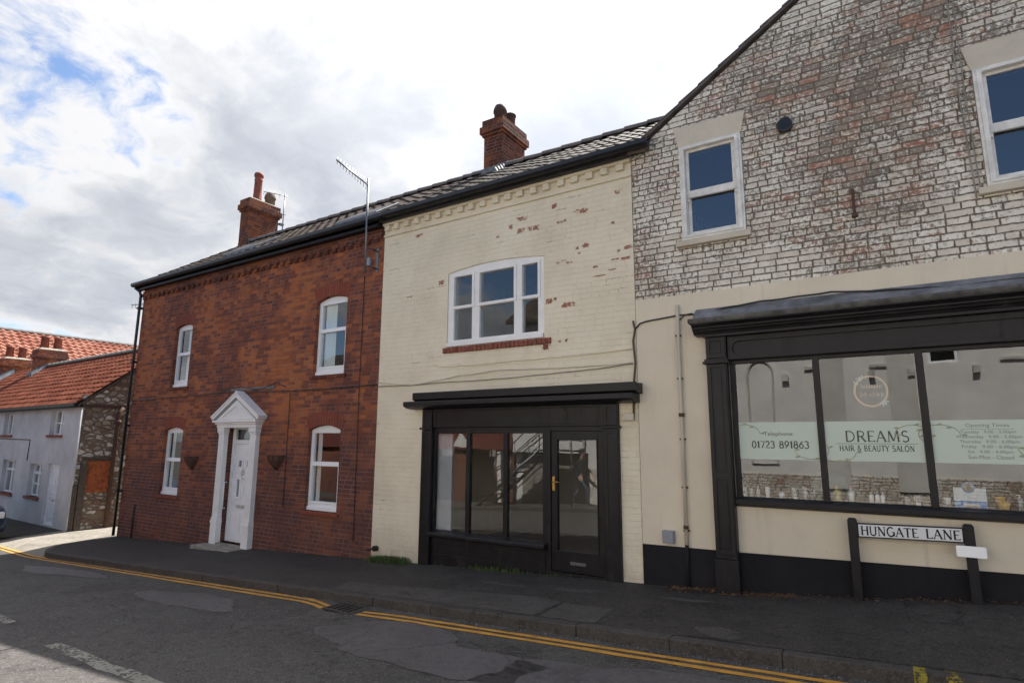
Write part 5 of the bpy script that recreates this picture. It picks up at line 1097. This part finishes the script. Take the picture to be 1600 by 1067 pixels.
def cchim(parent, x0, x1, z1):
    c = chimney(parent, x0, x1, 1.75, 2.65, 3.7, z1, mat='red_brick'); 
    for yy in (1.98, 2.42):
        p = MB(); pot(p, (x0+x1)/2, yy, z1, .15, .52, 'plain'); p.build('chimney_pot', 'clay', c)
    f = MB(); f.hexa([(x1+.002, 1.55, 3.95), (x1+.22, 1.55, 3.9), (x1+.22, 2.1, 4.35), (x1+.002, 2.1, 4.4), (x1+.002, 1.55, 4.15), (x1+.03, 1.55, 4.15), (x1+.03, 2.1, 4.55), (x1+.002, 2.1, 4.55)]); f.hexa([(x0, 1.5, 3.85), (x1+.2, 1.5, 3.83), (x1+.2, 1.748, 4.02), (x0, 1.748, 4.05), (x0, 1.70, 4.2), (x1+.1, 1.70, 4.2), (x1+.1, 1.748, 4.22), (x0, 1.748, 4.22)]); f.build('flashing', 'lead', c)
cchim(ct, -28.45, -27.85, 5.10); cchim(ct2, -32.1, -31.5, 5.0)
# big pantiled building behind the cottages
bb = thing('tall_pantiled_building', (-40, 5, -1), 'long building behind the cottages whose weathered pantile roof rises above their chimneys', 'building')
m = MB(); m.plate([(-45.5, -1.35), (-34.6, -1.35), (-34.6, 3.2), (-40, 7.1), (-45.5, 3.2)], [], -3, -2.7); m.plate([(-45.5, -1.35), (-34.6, -1.35), (-34.6, 3.2), (-40, 7.1), (-45.5, 3.2)], [], 20, 20.3); m.box(-34.9, -34.6, -2.7, 20, -1.35, 3.2); m.box(-45.5, -45.2, -2.7, 20, -1.35, 3.2); m.build('wall', 'red_brick', bb)
m = MB(); tile_roof(m, -20.5, 3.2, (-34.2, 3.15), (-40, 7.38), .36, .36, .075, .05, 6)
m.v = [(y, -x, z) for x, y, z in m.v]; m.build('roof', 'pantile_far', bb, fix=False)
m = MB(); m.plate([(-34.25, 3.1), (-40, 7.36), (-45.8, 3.1), (-45.8, 2.98), (-40, 7.22), (-34.25, 2.98)], [], -3.1, 20.4); m.build('roof_deck', 'timber', bb)
m = MB(); ridge_tiles(m, -20.5, 3.2, -40, 7.42, .14, .45); m.v = [(y, -x, z) for x, y, z in m.v]; m.build('ridge', 'ridge_tile', bb)
t = thing('tv_aerial', (-19.6, 1.85, 4.4), 'small aerial whose tip pokes out past the top left corner of the brick house', 'aerial')
m = MB(); m.tube([(-19.55, 1.85, 4.3), (-19.55, 1.85, 5.98)], .018, 8); m.build('mast', 'zinc', t)
m = MB(); m.tube([(-19.45, 1.9, 5.88), (-20.5, 1.65, 5.90)], .012, 6)
for i in range(5): p = Vector((-19.9-.14*i, 1.79-.033*i, 5.89)); m.tube([p-Vector((0, 0, .12)), p+Vector((0, 0, .12))], .006, 5)
m.build('boom', 'zinc', t)

# ------------------------------------------------------------------ parked car, its nose just in view at the left edge
cg = rz(-21); t = thing('parked_car', (-21.2, -2.35, cg), 'dark blue car parked by the white cottages, only its front corner in view', 'car')
car_p = plain('dark_blue_car_paint', (.02, .045, .08), .22, .1, 3); car_p.node_tree.nodes['Principled BSDF'].inputs['Coat Weight'].default_value = .8
M['car_paint'] = car_p; M['rubber'] = plain('tyre_rubber', (.02, .02, .02), .8, .2, 20); M['headlamp'] = plain('clear_headlamp', (.65, .68, .7), .12, .1, 6)
prof = [(-19.08, .22), (-19.0, .34), (-19.03, .55), (-19.12, .70), (-19.35, .80), (-20.15, .93), (-20.85, 1.38), (-21.2, 1.45), (-22.3, 1.42), (-22.95, 1.0), (-23.15, .75), (-23.15, .3), (-23.0, .22)]
m = MB(); n = len(prof); rows = []
for yy, k in ((-.86, .90), (-.80, .97), (-.5, 1.), (0, 1.01), (.5, 1.), (.80, .97), (.86, .90)):
    row = []
    for x, z in prof:
        inn = .0 if z < .9 else (z-.9)*.36
        row.append((-21.1+(x+21.1)*(1-(1-k)*.25), -2.35+(yy*(1-inn/.86)), cg+(.22+(z-.22)*(k if z > .9 else 1))))
    rows.append(row)
vs = [p for r in rows for p in r]; m.add(vs, [(j*n+i, j*n+(i+1) % n, (j+1)*n+(i+1) % n, (j+1)*n+i) for j in range(6) for i in range(n)]+[tuple(range(n)), tuple(range(6*n, 7*n))], 0, True)
m.build('body', 'car_paint', t, bevel=.02)
for x in (-19.75, -22.35):
    for yy in (-3.15, -1.55):
        m = MB(); m.lathe([(.20, -.095), (.29, -.10), (.31, -.07), (.31, .07), (.29, .10), (.20, .095)], (0, 0, 0), 24); m.v = [(x+a, yy+c, cg+.31+b) for a, b, c in m.v]; w = m.build('wheel', 'rubber', t)
        m = MB(); m.lathe([(.03, -.105), (.19, -.09), (.2, -.02), (.2, .02), (.19, .09), (.03, .105)], (0, 0, 0), 20); m.v = [(x+a, yy+c, cg+.31+b) for a, b, c in m.v]; m.build('rim', 'alu', w)
for yy in (-2.98, -1.72):
    m = MB(); m.box(-19.12, -18.99, yy-.17, yy+.17, cg+.55, cg+.70); m.build('headlight', 'headlamp', t, bevel=.03)
m = MB(); m.box(-19.03, -18.975, -2.75, -1.95, cg+.34, cg+.50)
m.build('grille', 'black_pl', t, bevel=.01)
m = MB(); m.hexa([(-20.2, -2.98, cg+.96), (-20.2, -1.72, cg+.96), (-20.85, -1.80, cg+1.38), (-20.85, -2.90, cg+1.38), (-20.17, -2.98, cg+.975), (-20.17, -1.72, cg+.975), (-20.82, -1.80, cg+1.395), (-20.82, -2.90, cg+1.395)]); m.build('windscreen', 'dark_glass', t)

t.location.x += .75

# ------------------------------------------------------------------ the other side of the street, seen in the shop windows
OY = -10.5
struct(sheet([-60, -25, -12, -6, 0, 6, 12, 40], [-10.55, -9.0], lambda x, y: rz(x)+.11).build('pavement', 'patch2', fix=False))
mb = MB(); mb.box(-60, 40, -9.0, -8.88, -2, -1.0); 
m = sheet(XS, [-9.001, -8.999], lambda x, y: rz(x)+(.11 if y < -9.0 else -.02)); struct(m.build('kerb', 'kerb', fix=False))
ob = thing('white_painted_building', (0, OY, 0), 'long white painted brick building across the road with blind arches, reflected in the salon glass', 'building')
m = MB(); m.plate([(-11.4, 1.2), (10, 1.2), (10, 6.0), (-11.4, 6.0)], [rect(.95, 1.6, 3.55, 4.2)], OY-.3, OY); m.plate([(-8.4, -1.5), (10, -1.5), (10, 1.199), (-8.4, 1.199)], [], OY-.3, OY)
m.box(-11.4, 10, OY-6, OY-5.7, -1.5, 6); m.box(-11.4, -11.1, OY-5.7, OY-.3, -1.5, 6); m.box(9.7, 10, OY-5.7, OY-.3, -1.5, 6); m.box(-11.1, -8.4, OY-.6, OY-.3, -1.5, 1.2); m.build('wall', 'far_white', ob)
m = MB(); m.plate([(OY+.2, 5.95), (OY-3, 8.0), (OY-6.2, 5.95), (OY-6.2, 5.8), (OY-3, 7.85), (OY+.2, 5.8)], [], -11.6, 10.2, axis='x'); m.build('roof', 'tiles_brown', ob)
for cx in (-2.98, 5.4):
    m = MB(); m.plate([(cx-.36, 1.0)]+arc(cx, 3.55, .36, .40, 180, 0, 14)+[(cx+.36, 1.0)], [[(cx-.30, 1.001)]+arc(cx, 3.55, .30, .34, 180, 0, 14)+[(cx+.30, 1.001)]], OY, OY+.05); m.build('arch', 'old_white_trim', ob)
for x0, x1 in ((-1.6, -.9), (.1, .7), (-5.0, -4.2), (3.4, 4.2)): MB().box(x0, x1, OY, OY+.08, 0.4, 5.6).build('pier', 'pier_white', ob)
for cx in (-2.3, -.25, .6, 1.9): m = MB(); m.box(cx-.08, cx+.08, OY, OY+.14, 3.28, 3.46); m.build('floodlight', 'old_white_trim', ob)
for cx in (-1.5, -.0, 2.7): MB().box(cx-.3, cx+.3, OY, OY+.05, 3.55, 3.62).build('ledge', 'old_white_trim', ob)
m = MB(); m.plate(rect(.953, 1.597, 3.553, 4.197), [rect(1.02, 1.53, 3.62, 4.13)], OY-.12, OY-.06); f = m.build('window', 'upvc', ob); MB().box(1.021, 1.529, OY-.10, OY-.094, 3.621, 4.129).build('pane', 'dark_glass', f)
m = MB(); m.box(-11.1, -8.4, OY-.3, OY-.29, -1.2, 1.19); m.build('recess_wall', 'mortar', ob)
m = MB(); m.box(-8.38, 9.98, OY, OY+.03, -1.4, .74); m.build('plinth', mat_white_brick('peeling_plinth_brick', -.06), ob)
# steel stair
t = thing('metal_staircase', (-11, -10, -.7), 'galvanised outside staircase across the road, reflected in the black shop window', 'staircase')
N = 10; z0 = rz(-12)+.11
for i in range(N):
    x = -12.1+i*.245; z = z0+.19*(i+1); m = MB(); m.box(x, x+.26, -10.35, -9.45, z-.03, z); m.build('step', 'zinc', t)
for yy in (-10.36, -9.44):
    m = MB(); m.tube([(-12.1, yy, z0), (-9.65, yy, z0+.19*N)], .05, 6); m.build('stringer', 'zinc', t)
    m = MB(); m.tube([(-12.1, yy, z0+.1), (-12.1, yy, z0+1.1), (-9.65, yy, z0+.19*N+1.0), (-8.5, yy, z0+.19*N+1.0)], .022, 6); m.tube([(-12.1, yy, z0+.6), (-9.65, yy, z0+.19*N+.5), (-8.5, yy, z0+.19*N+.5)], .018, 6)
    for i in (3, 6, 10): m.tube([(-12.1+i*.245, yy, z0+.19*i), (-12.1+i*.245, yy, z0+.19*i+1.03)], .018, 6)
    m.tube([(-8.5, yy, rz(-8.5)), (-8.5, yy, z0+.19*N+1.0)], .03, 6); m.build('railing', 'zinc', t)
m = MB(); m.box(-9.65, -8.5, -10.36, -9.44, z0+.19*N-.04, z0+.19*N); m.build('landing', 'zinc', t)
rb = thing('red_brick_shop', (-17, -12, -.9), 'red brick shop with red fascia across the road, reflected in the left shop panes', 'shop')
m = MB(); m.plate([(-26, -1.5), (-12.3, -1.5), (-12.3, 4.9), (-26, 4.9)], [rect(-14.6, -13.1, -1.0, 1.25), rect(-17.4, -15.2, -1.0, 1.25), rect(-20.5, -18.6, -.2, 1.25), rect(-14.4, -13.3, 2.6, 4.0), rect(-17.0, -15.8, 2.6, 4.0), rect(-20.2, -19.0, 2.6, 4.0)], -12.3, -12.0); m.box(-26, -12.3, -17, -16.7, -1.5, 4.9); m.box(-12.6, -12.3, -16.7, -12.3, -1.5, 4.9); m.build('wall', 'red_brick', rb)
m = MB(); m.box(-26, -12.3, -11.999, -11.85, 1.26, 1.95); m.build('fascia', colour('red_fascia_paint', (.17, .055, .045)), rb); m = MB(); m.add([(-15.2, -11.845, 1.35), (-14.3, -11.845, 1.35), (-14.75, -11.845, 1.92)], [(0, 1, 2)]); m.build('fascia_mark', 'old_white', rb)
m = MB(); m.box(-25.9, -12.6, -13.6, -13.5, -1.2, 4.7); m.build('interior', 'plaster', rb)
m = MB(); m.plate([(-11.7, 4.85), (-14.5, 6.3), (-17.3, 4.85), (-17.3, 4.7), (-14.5, 6.15), (-11.7, 4.7)], [], -26, -12.2, axis='x'); m.build('roof', 'tiles_dark', rb)
for cx in (-13.85, -16.4, -19.6):
    m = MB(); m.plate(rect(cx-.5, cx+.5, 2.65, 3.95), [rect(cx-.42, cx-.04, 2.75, 3.85), rect(cx+.04, cx+.42, 2.75, 3.85)], -12.2, -12.1); m.build('window', 'upvc', rb)
MB().box(-12.75, -12.6, -11.75, -11.6, -.9, 1.2).build('post', 'old_white', rb)

# ------------------------------------------------------------------ people, seen only in the glass
def person(loc, rz_, joints, label, jacket, trousers, hair=(.03, .022, .018), skin=(.42, .26, .19), waist=.98):
    V = list(joints['v'].keys()); idx = {k: i for i, k in enumerate(V)}
    me = bpy.data.meshes.new('person'); me.from_pydata([joints['v'][k][:3] for k in V], [(idx[a], idx[b]) for a, b in joints['e']], [])
    o = bpy.data.objects.new('person', me); COL.objects.link(o); md = o.modifiers.new('skin', 'SKIN'); md.use_smooth_shade = True
    for k in V:
        r = joints['v'][k][3]; sv = me.skin_vertices[0].data[idx[k]]; sv.radius = (r, r); sv.use_root = (k == 'pelvis')
    sd_ = o.modifiers.new('sub', 'SUBSURF'); sd_.levels = 2; sd_.render_levels = 2
    dg = bpy.context.evaluated_depsgraph_get(); nm = bpy.data.meshes.new_from_object(o.evaluated_get(dg)); o.modifiers.clear(); o.data = nm
    for n_, c_ in (('jacket_'+label[12:16].strip(), jacket), ('trousers_'+label[12:16].strip(), trousers), ('skin_tone', skin), ('dark_shoe', (.03, .025, .02))): colour(n_, c_, .8)
    for n_ in ('jacket_'+label[12:16].strip(), 'trousers_'+label[12:16].strip(), 'skin_tone', 'dark_shoe'): nm.materials.append(M[n_])
    wr = [Vector(joints['v'][k][:3]) for k in ('wristL', 'wristR')]
    for p in nm.polygons:
        c = p.center; hand = any((c-w).length < .19 and (c-Vector(joints['v'][e][:3])).length > .25 for w, e in zip(wr, ('elbowL', 'elbowR')))
        p.use_smooth = True; p.material_index = 2 if (c.z > 1.47 or hand) else (3 if c.z < .09 else (1 if c.z < waist-.02 else 0))
    hd = joints['v']['head']
    h = MB(); vs = []; 
    for i in range(7):
        for j in range(16):
            th = radians(8+i*15); ph = 2*pi*j/16; k = 1.0 if -cos(ph)*sin(th) < .45 or th < .9 else .86
            vs.append((hd[0]+.102*sin(th)*sin(ph)*k, hd[1]+.012+.122*sin(th)*cos(ph)*k, hd[2]+.03+.125*cos(th)))
    h.add(vs, [(i*16+j, i*16+(j+1) % 16, (i+1)*16+(j+1) % 16, (i+1)*16+j) for i in range(6) for j in range(16)]+[tuple(range(16))], 0, True)
    hr = h.build('hair', colour('dark_hair', hair, .7), None); hr.parent = o
    f = MB(); f.hexa([(hd[0]-.012, hd[1]-.115, hd[2]-.02), (hd[0]+.012, hd[1]-.115, hd[2]-.02), (hd[0]+.012, hd[1]-.09, hd[2]-.02), (hd[0]-.012, hd[1]-.09, hd[2]-.02), (hd[0]-.006, hd[1]-.10, hd[2]+.03), (hd[0]+.006, hd[1]-.10, hd[2]+.03), (hd[0]+.006, hd[1]-.09, hd[2]+.03), (hd[0]-.006, hd[1]-.09, hd[2]+.03)])
    n_ = f.build('nose', 'skin_tone', None, bevel=.004); n_.parent = o
    o.location = loc; o.rotation_euler = (0, 0, rz_); return tag(o, label, 'person')
def hand(v, e, side, wrist, d, curl):
    """four unequal fingers and a side thumb rooted in the palm"""
    w = Vector(wrist); d = Vector(d).normalized(); s = d.cross(Vector((0, 0, 1)) if abs(d.z) < .8 else Vector((0, 1, 0))).normalized(); n = s.cross(d)
    palm = w+d*.065; v['palm'+side] = (*palm, .028); e.append(('wrist'+side, 'palm'+side))
    for i, L in enumerate((.066, .076, .07, .055)):
        b = palm+d*.03+s*(.027-.018*i); m_ = b+d*L*.55-n*curl*.012; t = m_+d*L*.45*(1-curl*.5)-n*curl*.03
        for q, p, r in (('a', b, .0095), ('b', m_, .009), ('c', t, .0075)): v[f'f{i}{q}{side}'] = (*p, r)
        e += [('palm'+side, f'f{i}a{side}'), (f'f{i}a{side}', f'f{i}b{side}'), (f'f{i}b{side}', f'f{i}c{side}')]
    b = palm+s*.035-d*.01; t = b+s*.022+d*.03-n*.012; v['ta'+side] = (*b, .011); v['tb'+side] = (*t, .009); e += [('palm'+side, 'ta'+side), ('ta'+side, 'tb'+side)]
def skeleton(hipL, kneeL, ankL, hipR, kneeR, ankR, elbL, wrL, elbR, wrR, dL, dR, lean=.0, curl=.7):
    v = {'pelvis': (0, 0, .95, .135), 'belly': (0, -lean*.3, 1.08, .13), 'chest': (0, -lean*.7, 1.28, .145), 'neckb': (0, -lean, 1.45, .07), 'neck': (0, -lean-.01, 1.51, .055), 'jaw': (0, -lean-.035, 1.565, .072), 'head': (0, -lean-.02, 1.635, .092), 'crown': (0, -lean-.005, 1.70, .06),
         'shL': (.17, -lean*.85, 1.40, .065), 'elbowL': (*elbL, .046), 'wristL': (*wrL, .03), 'shR': (-.17, -lean*.85, 1.40, .065), 'elbowR': (*elbR, .046), 'wristR': (*wrR, .03),
         'hipL': (*hipL, .095), 'kneeL': (*kneeL, .062), 'ankL': (*ankL, .042), 'toeL': (ankL[0], ankL[1]-.17, max(.03, ankL[2]-.05), .035), 'hipR': (*hipR, .095), 'kneeR': (*kneeR, .062), 'ankR': (*ankR, .042), 'toeR': (ankR[0], ankR[1]-.17, max(.03, ankR[2]-.05), .035)}
    e = [('pelvis', 'belly'), ('belly', 'chest'), ('chest', 'neckb'), ('neckb', 'neck'), ('neck', 'jaw'), ('jaw', 'head'), ('head', 'crown'), ('chest', 'shL'), ('shL', 'elbowL'), ('elbowL', 'wristL'), ('chest', 'shR'), ('shR', 'elbowR'), ('elbowR', 'wristR'),
         ('pelvis', 'hipL'), ('hipL', 'kneeL'), ('kneeL', 'ankL'), ('ankL', 'toeL'), ('pelvis', 'hipR'), ('hipR', 'kneeR'), ('kneeR', 'ankR'), ('ankR', 'toeR')]
    hand(v, e, 'L', wrL, dL, curl); hand(v, e, 'R', wrR, dR, curl); return {'v': v, 'e': e}
walk = skeleton((.09, -.02, .90), (.10, -.30, .52), (.10, -.36, .09), (-.09, .02, .90), (-.10, .10, .50), (-.10, .42, .13), (.23, .12, 1.14), (.22, -.02, .93), (-.23, -.16, 1.15), (-.19, -.36, 1.03), (0, -.4, -.9), (.1, -.7, -.5), .05)
person((-8.45, -9.95, rz(-8.45)+.115), radians(90), walk, 'person in dark jacket and jeans walking on the far pavement, reflected in the shop door', (.03, .031, .036), (.05, .065, .095))

# grit gathered in the gutter
rd = random.Random(21); m = MB()
for _ in range(2600):
    x = rd.uniform(-13, 4); y = -1.835-abs(rd.gauss(0, .06)) if rd.random() < .8 else rd.uniform(-2.6, -1.85); r = rd.uniform(.003, .0105); zb = rz(x)+.002; a = rd.uniform(0, 6.28)
    m.add([(x+r*cos(a), y+r*sin(a), zb), (x+r*cos(a+2.1), y+r*sin(a+2.1), zb), (x+r*cos(a+4.2), y+r*sin(a+4.2), zb), (x, y, zb+r*.9)], [(0, 1, 3), (1, 2, 3), (2, 0, 3)])
o = m.build('gravel', plain('pale_grit', (.16, .15, .135), .9, .5, 30), fix=False); o['kind'] = 'stuff'; tag(o, 'fine pale grit gathered in the gutter along the kerb', 'gravel')
